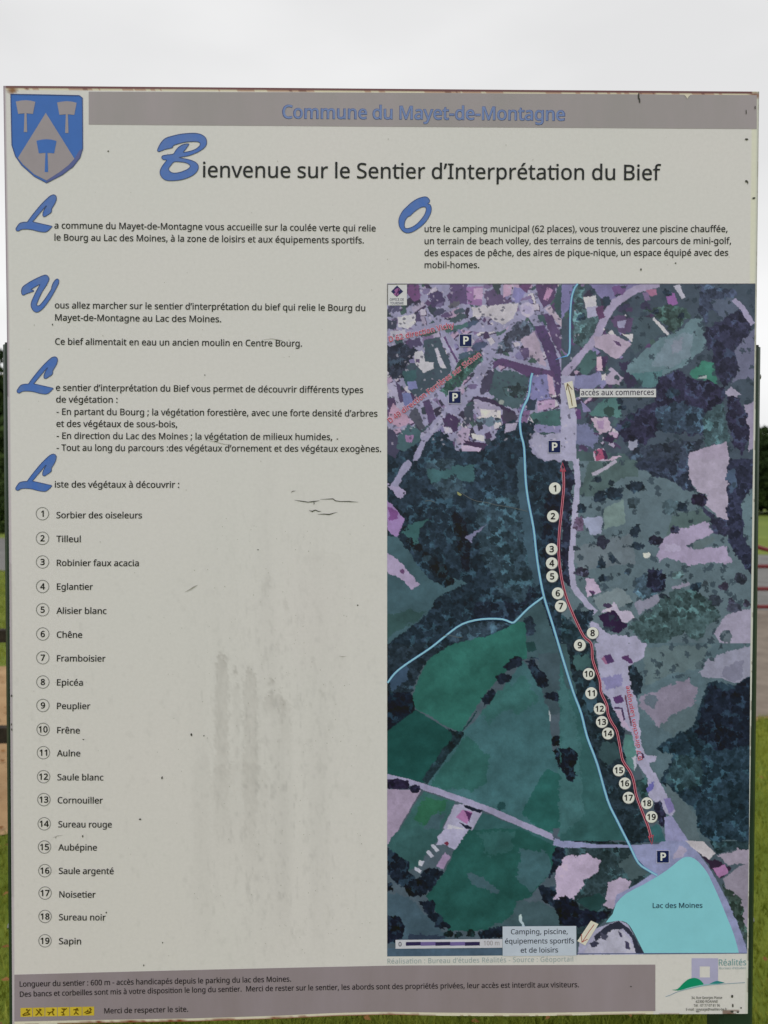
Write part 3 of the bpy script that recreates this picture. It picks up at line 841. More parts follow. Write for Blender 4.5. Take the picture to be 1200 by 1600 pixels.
# coat of arms
cz = lambda pts: [(10 + x / 9.23, 140 + y / 9.23) for x, y in pts]
SH = cz([(62, 65), (560, 74), (1050, 85), (1095, 120), (1098, 480), (1100, 850), (1060, 980), (960, 1110), (800, 1230), (577, 1345), (400, 1250), (220, 1090), (130, 960), (78, 800), (70, 450)])
m_sh = print_mat((60, 98, 162), var=0.06)
crest = fill('coat_of_arms', [SH], m_sh, 1, sheet)
ribbon('shield_outline', SH, 1.3, print_mat((66, 78, 118)), 3, crest, True)
fill('shield_edge', [cz([(1100, 850), (1060, 980), (960, 1110), (800, 1230), (577, 1345), (577, 1310), (780, 1180), (900, 1085), (980, 995), (1050, 880)])], print_mat((82, 90, 134)), 2, crest)
gm = print_mat((138, 131, 134), var=0.05)
fill('triangle', [cz([(568, 335), (980, 995), (900, 1085), (780, 1180), (577, 1310), (400, 1220), (240, 1080), (165, 985)])], gm, 2.5, crest)
HM = [(-140, 20), (-70, 7), (0, 0), (75, 7), (142, 24), (108, 198), (15, 190), (20, 330), (24, 460), (-24, 460), (-19, 330), (-14, 190), (-106, 198)]
fill('hammer', [cz([(275 + x, 152 + y) for x, y in HM])], gm, 2.5, crest)
fill('hammer', [cz([(871, 168)] and [(871 + x, 166 + y) for x, y in HM])], gm, 2.5, crest)
fill('hammer', [cz([(577 + x * 1.03, 715 + y * 1.03) for x, y in HM])], m_sh, 3.5, crest)

# designer's emblem, bottom right
cz = lambda pts: [(1040 + x / 7.5, 1480 + y / 7.5) for x, y in pts]
emb = fill('emblem', [cz([(305, 130), (615, 130), (615, 400), (505, 436), (440, 446), (330, 430), (305, 400)]), cz([(400, 225), (400, 355), (520, 355), (520, 225)])], print_mat((152, 150, 176)), 1, sheet)
fill('hill', [smooth(cz([(75, 500), (140, 490), (200, 430), (260, 380), (330, 360), (390, 375), (430, 410), (440, 440), (340, 465), (240, 485), (150, 508)]), 3)], print_mat((24, 124, 92)), 2, emb)
fill('hill', [smooth(cz([(505, 440), (550, 412), (600, 395), (650, 405), (690, 418), (600, 430)]), 3)], print_mat((46, 118, 118)), 2, emb)
ribbon('ground_line', smooth(cz([(0, 580), (60, 560), (150, 520), (300, 482), (480, 447), (700, 430), (930, 415)]), 3, False), 0.9, print_mat((120, 140, 150)), 3, emb)
ribbon('water_line', smooth(cz([(150, 520), (300, 474), (480, 441), (640, 432)]), 3, False), np.array([0.3, 1, 2, 2, 2, 2, 2, 1.6, 1, .4]), print_mat((128, 170, 168)), 2.6, emb)
text('Réalités', 1123.4, 1166, 1508.8, 1508.2, 9.6, print_mat((92, 134, 136)), emb, 3)
text('Bureau d’études', 1124, 1165.5, 1514.6, 1514.2, 3.6, print_mat((132, 150, 152)), emb, 3)
AD = print_mat((84, 84, 80))
for s, x0, x1, y in (('34, Rue Georges Plasse', 1080.5, 1128.5, 1561), ('42300 ROANNE', 1087, 1121.6, 1567), ('Tél : 07 77 07 81 96', 1084, 1125.2, 1573.1), ('E-mail : paysage@realites-be.fr', 1072, 1136, 1579.2)):
    text(s, x0, x1, y, y - 0.3, 3.9, AD, bold=8, name='address_line')

# six yellow pictograms of activities
YE = print_mat((178, 156, 54), var=0.12)
DK = print_mat((92, 74, 30))
FIG = [[[(2, 12), (6, 9), (10, 8), (13, 10)], [(9, 8), (12, 4), (14, 3)], [(3, 13), (8, 12), (14, 11)]],
       [[(4, 3), (8, 7), (12, 3)], [(8, 7), (6, 11), (3, 13)], [(8, 7), (11, 11), (13, 13)]],
       [[(2, 8), (6, 9), (10, 7), (13, 3)], [(10, 7), (11, 12), (13, 13)], [(6, 9), (4, 13)]],
       [[(5, 2), (9, 5), (7, 9), (4, 8)], [(9, 5), (13, 2)], [(7, 9), (9, 13), (5, 13)]],
       [[(4, 5), (8, 4), (12, 6)], [(8, 4), (8, 9), (5, 13)], [(8, 9), (12, 13)]],
       [[(2, 10), (6, 8), (10, 9), (13, 4)], [(4, 12), (9, 11), (13, 9)], [(6, 8), (8, 5)]]]
for k in range(6):
    x0, x1 = 32 + k * 19.35, 32 + k * 19.35 + 18.4
    yt = lambda x: 1574.9 - (x - 32) * 0.019
    f = fill('pictogram', [[(x0, yt(x0)), (x1, yt(x1)), (x1, yt(x1) + 14), (x0, yt(x0) + 14)]], YE, 2, sheet)
    mb = MB()
    for line in FIG[k]:
        V_, F_ = ribbon_np([(x0 + 1.2 + a, yt(x0) + c * 0.92) for a, c in line], np.full(len(line), 1.7))
        mb.add(on_sheet(V_[:, 0], V_[:, 1], LIFT * (3 + 0.15 * len(mb.v))), F_)
    c = circle(x0 + 10 + (k % 3), yt(x0) + 3, 1.5, 8)
    mb.add(on_sheet(np.array(c)[:, 0], np.array(c)[:, 1], LIFT * 4), [tuple(range(8))])
    mb.build('figure', DK, f)

# cracks and dirt marks on the film
BL = print_mat((62, 62, 56))
GY = print_mat((140, 138, 130))


def crack(pts, w, mat=BL):
    pts = [(x, y) for x, y in pts]
    ww = np.array([0.25] + [w * (0.6 + 0.5 * random.random()) for _ in pts[1:-1]] + [0.2])
    ribbon('crack', pts, ww, mat, 4, sheet)


cx = lambda pts: [(300 + x / 3.75, 760 + y / 3.75) for x, y in pts]
crack(cx([(600, 80), (640, 86), (680, 92), (715, 88), (750, 83)]), 1.6)
crack(cx([(750, 76), (800, 74), (825, 72), (840, 84), (870, 88), (920, 88), (975, 92)]), 1.5)
crack(cx([(712, 90), (716, 98), (713, 108)]), 2.2)
crack(cx([(685, 140), (705, 146), (722, 138), (740, 146), (758, 146)]), 2.0)
crack(cx([(735, 164), (770, 162), (805, 164), (830, 156), (852, 152)]), 1.5)
crack(cx([(580, 36), (590, 28), (608, 26)]), 1.4)
crack([(289, 925), (297, 921), (303, 917), (309, 914)], 1.8, GY)
crack(cx([(860, 994), (880, 997), (905, 995)]), 0.9, GY)
crack([(320, 687), (335, 690), (350, 694), (362, 695)], 0.8, GY)
crack([(410, 531), (425, 529), (440, 532), (446, 538)], 1.1, GY)
crack([(82, 1309), (90, 1306), (98, 1305)], 1.2, GY)
for (x, y, a, c) in ((998, 150, 1.6, 6), (999.5, 157, 1.2, 4), (1167, 217.5, 3, 1.4), (1166, 283, 2.2, 2), (1168.5, 285, 1, 2.4), (1178, 309.5, 2.6, 1.5), (1001.5, 421, 1.4, 2.4),
                     (169, 236, 1.4, 1.2), (253.3, 1215.5, 1.3, 2.6), (218.7, 1280, 2, 1.3), (130, 1155.6, 1.4, .8), (299, 1148, 1.6, 2.2), (318.5, 1149.5, 1, 1),
                     (1144, 1557, 2, 2.6), (1145, 1571.5, 1.4, 3.4), (1158, 1575, 1.3, 1.4), (1144, 1580.5, 2.6, 1.6), (1153, 1581.5, 2, 1.4), (166, 1426, 1.2, 1.6), (224.5, 1508.6, .8, 1.6),
                     (87, 1309, .8, .8), (1166, 175, .8, 5), (1180, 168, .9, 3), (1055.5, 411, 1.6, 1), (82, 507, .9, 1.6), (254, 1473, .9, 1.4), (527, 686, 1.6, .9), (129, 1306.5, 1, 1.8),
                     (986, 1541.5, 1.4, .9), (18, 1087, 1.1, 2.2), (18.4, 1140, 1, 2), (17.8, 1132, .7, 2), (320, 586, 1, 1), (403, 859, 1.4, .8), (559, 945.5, 1.3, 1), (1090, 1581, 3, .8)):
    q = [(x + a * math.cos(t) * random.uniform(.7, 1.2), y + c * math.sin(t) * random.uniform(.7, 1.2)) for t in np.linspace(0, 2 * math.pi, 9)[:-1]]
    fill('dirt_mark', [q], BL, 4, sheet)
mb = MB()
for k in range(420):
    if k < 260:
        x, y = random.gauss(440, 75), random.uniform(820, 1500)
    else:
        x, y = random.uniform(30, 1150), random.uniform(210, 1500)
    if not (30 < x < 596) and y > 436:
        continue
    a = random.uniform(0.25, 0.75)
    q = np.array([(x + a * math.cos(t) * random.uniform(.6, 1.3), y + 1.3 * a * math.sin(t) * random.uniform(.6, 1.3)) for t in (0, 1.3, 2.6, 3.9, 5.1)])
    mb.add(on_sheet(q[:, 0], q[:, 1], LIFT * 3.7), [tuple(range(5))])
tag(mb.build('specks', print_mat((148, 146, 138)), sheet), kind='stuff')
# torn notch in the header
fill('torn_notch', [[(1069, 147.9), (1079, 148), (1076, 151), (1074.2, 154.4), (1072, 151)]], print_mat((190, 184, 168)), 4, sheet)

# ------------------------------------------------------------------ the aerial photograph printed on the board
T = {1: (590, 430, 4.0), 2: (880, 430, 3.75), 3: (590, 720, 4.0), 4: (880, 720, 3.75), 5: (590, 1010, 4.0), 6: (880, 1010, 3.75), 7: (590, 1300, 4.0), 8: (880, 1300, 3.75)}


def tp(t, pts):
    ox, oy, s = T[t]
    return [(ox + x / s, oy + y / s) for x, y in pts]


MW, MH = 560, 1020
MU, MV = np.meshgrid(np.linspace(0, 1, MW + 1), np.linspace(0, 1, MH + 1))
mR = lambda y: np.interp(y, [443, 720, 1010, 1300, 1490], [1180.4, 1176.6, 1172.6, 1170.4, 1167.4])
MY = 443 + MV * (1494.5 - 443 - 4.5 * MU)
MX = 605 + MU * (mR(MY) - 605)
WX1 = fbm(MX, MY, 9, 101, 3) - 0.5
WY1 = fbm(MX, MY, 9, 151, 3) - 0.5
WX2 = fbm(MX, MY, 3.2, 201, 2) - 0.5
WY2 = fbm(MX, MY, 3.2, 251, 2) - 0.5
IMG = np.zeros(MX.shape + (3,))
IMG[:] = (70, 84, 98)
WOOD = np.zeros(MX.shape, bool)


def paint(pts, c, amp=1.0, wood=False):
    """One patch of the aerial picture with a ragged or (small amp) straight edge."""
    xs = [p[0] for p in pts]
    ys = [p[1] for p in pts]
    j0 = np.searchsorted(MY[:, 0], min(ys) - 8)
    j1 = np.searchsorted(MY[:, 0], max(ys) + 12)
    i0 = max(0, int((min(xs) - 613) / (1180 - 605) * MW) - 4)
    i1 = min(MW + 1, int((max(xs) - 597) / (1167 - 605) * MW) + 6)
    sl = (slice(max(0, j0), min(MH + 1, j1)), slice(i0, max(i0, i1)))
    X = MX[sl] + WX1[sl] * 9 * amp + WX2[sl] * 5 * amp
    Y = MY[sl] + WY1[sl] * 9 * amp + WY2[sl] * 5 * amp
    if X.size == 0:
        return
    m = inside(X, Y, pts)
    IMG[sl][m] = c
    WOOD[sl][m] = wood


def ell(t, cx, cy, rx, ry, c, amp=1.0, wood=False, rot=0.0):
    s = T[t][2]
    (x, y), = tp(t, [(cx, cy)])
    pts = []
    for k in range(14):
        a = 2 * math.pi * k / 14
        dx, dy = rx / s * math.cos(a), ry / s * math.sin(a)
        pts.append((x + dx * math.cos(rot) - dy * math.sin(rot), y + dx * math.sin(rot) + dy * math.cos(rot)))
    paint(pts, c, amp, wood)


def pt(t, c, pts, amp=0.8, wood=False):
    paint(tp(t, pts), c, amp, wood)


def way(t, c, pts, w, amp=0.25):
    V_, F_ = ribbon_np(tp(t, pts), np.full(len(pts), w / T[t][2]))
    n_ = len(pts)
    paint([tuple(q) for q in V_[:n_]] + [tuple(q) for q in V_[n_:][::-1]], c, amp)


F0, F1, F2 = (28, 33, 50), (36, 46, 64), (46, 58, 76)
L0, L1, W0 = (136, 133, 166), (149, 146, 176), (178, 175, 187)
PU, PK_ = (82, 62, 98), (164, 142, 172)
# --- town
pt(1, L0, [(40, 30), (1240, 30), (1240, 1230), (40, 1230)], 0)
rr = np.random.default_rng(61)
ROOFS = [(168, 160, 180), (84, 64, 102), (70, 56, 88), (160, 136, 166), (112, 96, 134), (52, 60, 72), (60, 80, 88), (176, 170, 184), (118, 112, 156), (54, 50, 70), (64, 84, 84), (150, 140, 168)]


def roofs(t, box, n_, ang, s0=14, s1=46):
    for _ in range(n_):
        x, y = rr.uniform(box[0], box[2]), rr.uniform(box[1], box[3])
        a = ang + rr.normal(0, 0.25) + (math.pi / 2 if rr.random() < 0.5 else 0)
        w_, h_ = rr.uniform(s0, s1), rr.uniform(s0 * 0.6, s1 * 0.5)
        ca, sa = math.cos(a), math.sin(a)
        q = [(x + ca * u_ * w_ - sa * v_ * h_, y + sa * u_ * w_ + ca * v_ * h_) for u_, v_ in ((-1, -1), (1, -1), (1, 1), (-1, 1))]
        c = ROOFS[rr.integers(len(ROOFS))]
        if sum(c) > 380:
            pt(t, (62, 48, 78), [(x_ + 6, y_ + 7) for x_, y_ in q], .3)
        pt(t, c, q, .3)


roofs(1, (50, 50, 900, 1150), 330, -0.5)
roofs(1, (900, 50, 1200, 1000), 70, 1.1)
way(1, L0, [(40, 400), (250, 350), (420, 300), (600, 330), (760, 330), (935, 215)], 46, .3)
way(1, L0, [(40, 940), (250, 800), (450, 690), (700, 490), (850, 330), (935, 215)], 52, .3)
way(1, L0, [(700, 490), (600, 700), (560, 760), (430, 870), (300, 1010), (190, 1240)], 60, .3)
way(1, L0, [(420, 380), (520, 600)], 60, .3)
way(1, L0, [(935, 215), (1060, 400), (1180, 640)], 40, .3)
way(1, L0, [(720, 500), (950, 560), (1060, 590)], 30, .3)
pt(1, (105, 70, 115), [(180, 52), (260, 52), (265, 150), (225, 165), (190, 120)], .3)
pt(1, (70, 60, 95), [(330, 110), (410, 100), (420, 190), (330, 200)], .7)
pt(1, (112, 102, 140), [(270, 80), (330, 80), (320, 120), (280, 120)])
pt(1, (85, 70, 108), [(455, 40), (560, 40), (555, 180), (450, 190)], .5)
pt(1, (135, 100, 150), [(555, 70), (660, 70), (650, 190), (560, 180)], .3)
pt(1, (170, 142, 176), [(600, 80), (660, 80), (655, 150), (600, 150)], .3)
pt(1, (88, 74, 108), [(650, 110), (720, 90), (790, 130), (850, 170), (700, 200)])
pt(1, (60, 70, 76), [(700, 40), (790, 40), (750, 130)])
pt(1, (172, 142, 172), [(790, 50), (840, 60), (830, 120), (785, 140)], .3)
pt(1, (118, 114, 164), [(850, 70), (930, 90), (890, 175), (835, 165)], .3)
pt(1, (95, 66, 105), [(900, 40), (970, 40), (930, 110), (880, 70)], .4)
pt(1, PU, [(990, 40), (1110, 40), (1110, 150), (1035, 210), (1000, 130)], .5)
pt(1, (168, 126, 166), [(1060, 75), (1098, 90), (1062, 160), (1035, 150)], .2)
pt(1, (176, 170, 182), [(590, 200), (760, 185), (880, 175), (850, 270), (780, 310), (700, 260), (600, 260)], .5)
ell(1, 935, 215, 46, 46, (164, 156, 186), .3)
ell(1, 935, 215, 28, 28, (150, 142, 176), .2)
pt(1, (56, 76, 82), [(1125, 50), (1240, 50), (1240, 340), (1150, 300), (1100, 200)])
way(1, (166, 152, 172), [(1060, 200), (1120, 270), (1180, 330)], 36, .3)
for a in ((385, 230, 38, 20, (66, 66, 92)), (430, 250, 38, 16, (88, 72, 110)), (475, 185, 40, 18, (92, 90, 104)), (515, 228, 38, 16, (70, 82, 98)), (505, 268, 60, 20, (64, 78, 88)),
          (590, 305, 50, 17, (66, 80, 106)), (500, 330, 65, 18, (62, 92, 96)), (640, 440, 52, 24, (70, 78, 108)), (560, 500, 60, 24, (66, 84, 104)), (385, 185, 30, 14, (100, 90, 128))):
    ell(1, *a, .6, False, -.35)
pt(1, W0, [(120, 260), (232, 240), (240, 300), (190, 335), (130, 320)], .3)
pt(1, (166, 162, 180), [(75, 350), (165, 340), (200, 385), (80, 405)], .5)
pt(1, (78, 68, 102), [(225, 225), (270, 240), (280, 290), (240, 300)])
pt(1, (58, 62, 80), [(55, 275), (110, 280), (125, 330), (55, 340)])
ell(1, 120, 215, 22, 22, (80, 78, 108)); ell(1, 80, 210, 16, 20, (74, 72, 100))
pt(1, (44, 48, 68), [(50, 440), (130, 425), (240, 425), (240, 500), (200, 560), (180, 640), (100, 660), (50, 600)], 1.2, True)
pt(1, (74, 66, 100), [(190, 410), (260, 400), (280, 440), (200, 450)])
pt(1, (60, 74, 88), [(285, 405), (390, 388), (450, 530), (462, 600), (420, 660), (350, 710), (250, 765), (195, 720), (240, 640), (160, 620), (200, 550), (290, 545)], .6)
pt(1, (54, 84, 92), [(150, 600), (245, 590), (240, 680), (180, 700)])
pt(1, (70, 98, 98), [(400, 330), (500, 310), (440, 370)])
pt(1, W0, [(230, 480), (275, 468), (300, 540), (350, 545), (350, 580), (290, 610), (236, 560)], .35)
pt(1, (90, 76, 110), [(240, 525), (262, 525), (262, 548), (240, 548)], .2)
pt(1, (168, 164, 184), [(358, 458), (375, 458), (405, 530), (430, 582), (392, 578), (372, 530)], .25)
way(1, L1, [(405, 385), (500, 560), (520, 610)], 40, .25)
way(1, (90, 66, 112), [(418, 385), (500, 545)], 13, .2)
pt(1, (154, 148, 178), [(60, 680), (105, 668), (150, 760), (180, 835), (130, 850), (70, 740)], .3)
pt(1, (76, 64, 98), [(112, 660), (140, 690), (165, 790), (140, 800)], .3)
pt(1, (104, 110, 160), [(150, 742), (205, 738), (225, 820), (170, 830)], .4)
pt(1, (112, 116, 166), [(185, 665), (240, 660), (250, 710), (190, 720)], .3)
pt(1, (74, 58, 92), [(60, 765), (105, 770), (130, 862), (80, 890)], .3)
pt(1, (166, 134, 162), [(95, 800), (200, 890), (195, 925), (125, 955), (60, 905)], .4)
pt(1, (56, 82, 84), [(500, 545), (640, 470), (660, 525), (560, 640), (430, 760), (395, 720)], .7, True)
pt(1, (76, 62, 98), [(283, 792), (322, 772), (366, 900), (322, 930)], .25)
pt(1, (72, 74, 90), [(190, 860), (240, 820), (300, 950), (270, 970), (200, 900)], .7)
way(1, L1, [(262, 1000), (340, 975), (420, 880)], 24, .3)
pt(1, (66, 50, 84), [(395, 900), (430, 870), (480, 872), (512, 910), (505, 970), (460, 1000), (435, 960)], .8)
pt(1, (164, 158, 186), [(410, 945), (460, 950), (470, 985), (425, 990)], .3)
ell(1, 590, 697, 30, 18, (98, 86, 124), .6)
pt(1, (66, 68, 90), [(860, 300), (905, 278), (955, 285), (970, 330), (910, 400), (830, 420), (845, 480), (740, 490), (750, 430), (790, 390)], 1.1, True)
pt(1, (158, 142, 166), [(895, 400), (980, 350), (1060, 575), (1000, 545), (935, 500)], .5)
pt(1, (88, 74, 110), [(885, 460), (942, 450), (950, 515), (915, 530)], .3)
ell(1, 870, 430, 24, 14, (168, 160, 176), .6)
pt(1, (76, 60, 100), [(978, 320), (1040, 310), (1100, 440), (1140, 560), (1165, 720), (1120, 760), (1100, 640), (1050, 500)], .35)
pt(1, (80, 64, 100), [(1030, 240), (1085, 250), (1140, 350), (1190, 480), (1150, 530), (1085, 390)], .5)
pt(1, (84, 62, 102), [(722, 540), (780, 520), (870, 545), (1100, 600), (1110, 640), (960, 622), (940, 640), (840, 580), (750, 560), (720, 600)], .3)
pt(1, (64, 84, 94), [(720, 600), (840, 590), (945, 640), (930, 760), (880, 840), (780, 815), (700, 735)], .6)
pt(1, (48, 58, 68), [(775, 700), (880, 680), (935, 720), (905, 770), (800, 760)], 1, True)
ell(1, 775, 795, 17, 15, (132, 140, 140), .3)
pt(1, (64, 60, 84), [(640, 680), (700, 590), (725, 600), (720, 660), (680, 750), (645, 745)], .9)
pt(1, (118, 116, 166), [(965, 628), (1060, 622), (1082, 770), (955, 795)], .3)
pt(1, (172, 142, 172), [(1060, 618), (1095, 640), (1112, 745), (1078, 760)], .3)
pt(1, (166, 138, 176), [(1000, 790), (1110, 778), (1112, 825), (1000, 850)], .25)
pt(1, F2, [(935, 780), (1000, 775), (990, 830), (930, 850)], .8)
pt(1, (50, 46, 70), [(1108, 768), (1155, 760), (1140, 812)], .6)
pt(1, (64, 98, 102), [(960, 865), (1140, 835), (1152, 945), (975, 935)], .3)
ell(1, 990, 915, 18, 16, (40, 60, 66), .7)
pt(1, (122, 118, 160), [(975, 935), (1152, 942), (1162, 985), (1000, 985)], .4)
pt(1, (112, 88, 128), [(905, 848), (955, 845), (932, 930), (900, 922)], .2)
pt(1, (140, 132, 162), [(600, 775), (700, 790), (770, 840), (770, 892), (640, 882), (598, 830)], .3)
pt(1, (184, 178, 188), [(640, 835), (770, 848), (770, 892), (648, 888)], .2)
pt(1, (56, 46, 72), [(598, 758), (700, 770), (850, 850), (882, 890), (850, 905), (770, 835), (690, 790), (600, 775)], .5)
pt(1, (62, 58, 78), [(780, 838), (885, 880), (845, 935), (790, 920)])
pt(1, (60, 66, 82), [(540, 835), (605, 785), (600, 900), (535, 960)])
pt(1, (92, 110, 130), [(610, 905), (700, 890), (770, 910), (690, 950)])
# --- wood south of the town
pt(1, (34, 46, 64), [(215, 1040), (320, 1000), (400, 970), (440, 1010), (500, 1080), (560, 1090), (700, 1050), (780, 930), (850, 905), (990, 930), (980, 990), (950, 1010),
                     (975, 1130), (1100, 1180), (1200, 1190), (1240, 1260), (40, 1260), (40, 1100), (150, 1080)], 1.2, True)
pt(1, (62, 60, 86), [(50, 930), (130, 995), (160, 1060), (110, 1140), (50, 1110)])
pt(1, (60, 86, 96), [(140, 985), (200, 940), (262, 970), (260, 1040), (180, 1100), (118, 1080)])
pt(1, (140, 106, 150), [(170, 1000), (225, 1000), (215, 1050), (175, 1045)], .4)
pt(1, (160, 142, 174), [(495, 995), (535, 950), (582, 962), (560, 1030), (520, 1062)], .4)
pt(1, W0, [(585, 990), (662, 1000), (668, 1042), (595, 1025)], .3)
pt(1, (60, 44, 74), [(530, 1030), (600, 1040), (685, 1055), (650, 1092), (560, 1062)], .5)
pt(1, (166, 148, 180), [(520, 1062), (650, 1078), (640, 1100), (530, 1100)], .3)
pt(1, (150, 142, 170), [(800, 930), (872, 920), (860, 965), (790, 990)], .5)
pt(1, L1, [(985, 1000), (1240, 985), (1240, 1150), (1160, 1140), (1090, 1170), (1000, 1130), (958, 1015)], .5)
way(1, L0, [(200, 1240), (290, 1030), (330, 985)], 34, .4)
# --- forest block
pt(3, (34, 46, 64), [(40, 0), (1160, 0), (1160, 1240), (40, 1240)], .6, True)
pt(3, (48, 64, 82), [(300, 0), (470, 0), (560, 200), (430, 240), (330, 130)], 1.2, True)
pt(3, (44, 60, 78), [(600, 250), (900, 200), (1010, 760), (930, 900), (760, 820), (640, 560)], 1.3, True)
way(3, L0, [(90, 180), (200, 0)], 40, .5)
pt(3, (54, 88, 96), [(320, 60), (500, 40), (600, 25), (590, 140), (520, 130), (490, 92), (340, 140), (325, 110)], 1.2)
pt(3, (48, 84, 88), [(200, 400), (320, 360), (265, 430), (245, 520), (150, 450)], 1.1)
pt(3, (138, 112, 164), [(50, 245), (125, 310), (165, 375), (120, 485), (60, 425)], .7)
pt(3, (112, 68, 128), [(65, 290), (130, 318), (122, 360), (75, 372)], .5)
pt(3, (150, 140, 176), [(60, 150), (130, 160), (175, 210), (140, 240)], 1)
pt(3, (58, 84, 96), [(50, 470), (130, 480), (320, 740), (430, 790), (480, 730), (560, 760), (480, 800), (380, 850), (320, 950), (260, 1000), (50, 1150)], .8)
pt(3, (48, 74, 78), [(50, 960), (200, 930), (310, 950), (240, 1010), (110, 1060), (50, 1120)], 1)
pt(3, (150, 136, 170), [(50, 565), (160, 650), (262, 770), (215, 812), (160, 745), (50, 690)], .6)
ell(3, 158, 688, 18, 16, (90, 60, 100), .5)
for a in ((200, 500, 30, 24), (250, 545, 42, 26), (330, 610, 50, 36), (380, 680, 62, 52), (450, 750, 36, 26)):
    ell(3, *a, (27, 33, 45), .9, True, .5)
pt(3, (25, 28, 42), [(465, 320), (520, 330), (590, 500), (570, 690), (525, 660), (485, 500)], 1, True)
pt(3, (108, 108, 142), [(545, 485), (610, 440), (685, 400), (600, 470), (590, 508)], .5)
pt(3, (58, 82, 100), [(880, -20), (925, -20), (935, 200), (980, 500), (1020, 720), (995, 800), (940, 640), (905, 420), (880, 300)], .9)
pt(3, (26, 32, 50), [(1060, 200), (1160, 100), (1160, 760), (1060, 740), (1020, 500)], 1.2, True)
pt(3, (58, 82, 92), [(860, 990), (1020, 860), (1060, 960), (1140, 1200), (930, 1240), (880, 1010)], .8)
ell(3, 950, 1030, 38, 62, F1, 1, True)
ell(3, 955, 1160, 36, 34, (34, 62, 66), .7)
pt(3, (30, 36, 54), [(600, 880), (900, 890), (960, 780), (1000, 820), (900, 940), (840, 1010), (780, 985), (600, 985)], 1.1, True)
pt(3, (46, 60, 80), [(430, 1090), (530, 1025), (640, 1000), (830, 1012), (680, 1090), (500, 1160)], .8, True)
# --- east of the road, town side
pt(2, (62, 74, 90), [(-10, 30), (1180, 30), (1180, 1130), (-10, 1130)], 0)
roofs(2, (0, 40, 560, 620), 60, -0.6, 12, 36)
roofs(2, (60, 560, 330, 1120), 60, 0.5, 10, 30)
pt(2, (112, 108, 154), [(-10, 30), (80, 40), (50, 110), (30, 200), (-10, 260)], .5)
pt(2, (64, 82, 94), [(60, 60), (130, 60), (110, 190), (210, 260), (180, 330), (120, 430), (60, 400)], .8, True)
pt(2, (112, 106, 150), [(130, 40), (560, 40), (420, 80), (300, 150), (240, 160), (200, 100)])
pt(2, (178, 174, 186), [(120, 130), (190, 120), (192, 190), (130, 200)], .5)
pt(2, L1, [(130, 190), (200, 180), (215, 240), (150, 250)], .6)
way(2, (146, 136, 168), [(560, 45), (420, 85), (300, 165), (240, 260), (195, 360), (130, 450), (60, 520), (0, 590)], 46, .3)
pt(2, (88, 58, 94), [(190, 190), (240, 178), (242, 250), (210, 262)], .5)
ell(2, 255, 160, 26, 32, F2); ell(2, 350, 190, 34, 22, (58, 56, 84)); ell(2, 480, 180, 32, 22, (56, 54, 80))
pt(2, (100, 74, 122), [(285, 65), (385, 58), (350, 115), (300, 125)], .6)
pt(2, (150, 100, 132), [(482, 88), (540, 78), (548, 115), (512, 128)], .3)
pt(2, (130, 86, 146), [(598, 108), (650, 98), (672, 165), (622, 182)], .3)
pt(2, (168, 166, 186), [(645, 62), (682, 58), (715, 128), (700, 142)], .4)
pt(2, (64, 80, 92), [(400, 240), (540, 250), (600, 330), (520, 380), (420, 470), (390, 410), (410, 330)], .6)
pt(2, (82, 66, 100), [(270, 250), (330, 232), (412, 250), (400, 330), (345, 345), (300, 300)], .5)
pt(2, L0, [(315, 270), (372, 262), (360, 310), (320, 305)], .4)
way(2, W0, [(530, 255), (580, 310), (620, 360), (680, 345)], 18, .4)
pt(2, (158, 142, 166), [(180, 360), (240, 350), (300, 345), (402, 402), (312, 495), (230, 440), (190, 420)], .4)
pt(2, PU, [(288, 378), (330, 392), (342, 415), (322, 415)], .3)
pt(2, (180, 176, 188), [(345, 345), (410, 348), (400, 392)], .4)
pt(2, (60, 86, 90), [(150, 440), (192, 445), (205, 520), (130, 590), (75, 560), (110, 490)], .4)
pt(2, (178, 150, 172), [(195, 480), (230, 475), (236, 560), (200, 562)], .2)
pt(2, (62, 44, 78), [(226, 474), (252, 490), (242, 565), (230, 560)], .3)
pt(2, (112, 112, 152), [(60, 590), (220, 570), (240, 640), (120, 670), (60, 650)], .9)
pt(2, (150, 138, 164), [(240, 600), (300, 560), (355, 600), (330, 640), (250, 640)], .6)
ell(2, 315, 602, 18, 18, (60, 72, 84), .7)
pt(2, (58, 76, 80), [(480, 200), (620, 170), (720, 190), (750, 240), (650, 340), (600, 290)], .9, True)
pt(2, (52, 48, 74), [(320, 520), (400, 500), (410, 560), (440, 640), (380, 660), (350, 590)], 1)
pt(2, (90, 114, 126), [(380, 520), (560, 372), (700, 320), (745, 255), (812, 262), (838, 400), (750, 500), (700, 540), (600, 570), (590, 650), (480, 660), (420, 600), (380, 560)], .9)
pt(2, (106, 124, 140), [(600, 380), (760, 325), (745, 470), (620, 540), (520, 530)], 1.1)
pt(2, (120, 128, 148), [(640, 400), (700, 370), (690, 440), (630, 470)], 1.1)
pt(2, (74, 110, 118), [(400, 580), (580, 560), (575, 650), (470, 660)], .6)
pt(2, (50, 56, 80), [(800, 50), (1010, 80), (1010, 200), (940, 250), (860, 200), (830, 300), (790, 180)], 1, True)
pt(2, (44, 44, 70), [(830, 310), (940, 250), (1040, 190), (1110, 290), (1060, 380), (1000, 430), (1040, 500), (1020, 580), (940, 670), (890, 560), (870, 450), (840, 430)], 1.1, True)
pt(2, (78, 88, 110), [(860, 150), (1000, 130), (1045, 180), (960, 245), (930, 260)], .7)
pt(2, (54, 112, 100), [(745, 570), (820, 500), (885, 510), (905, 640), (860, 620), (760, 600)], .6)
pt(2, (150, 160, 165), [(785, 602), (840, 585), (842, 606)], .3)
way(2, (142, 136, 168), [(1000, 145), (1050, 190), (1110, 285)], 34, .4)
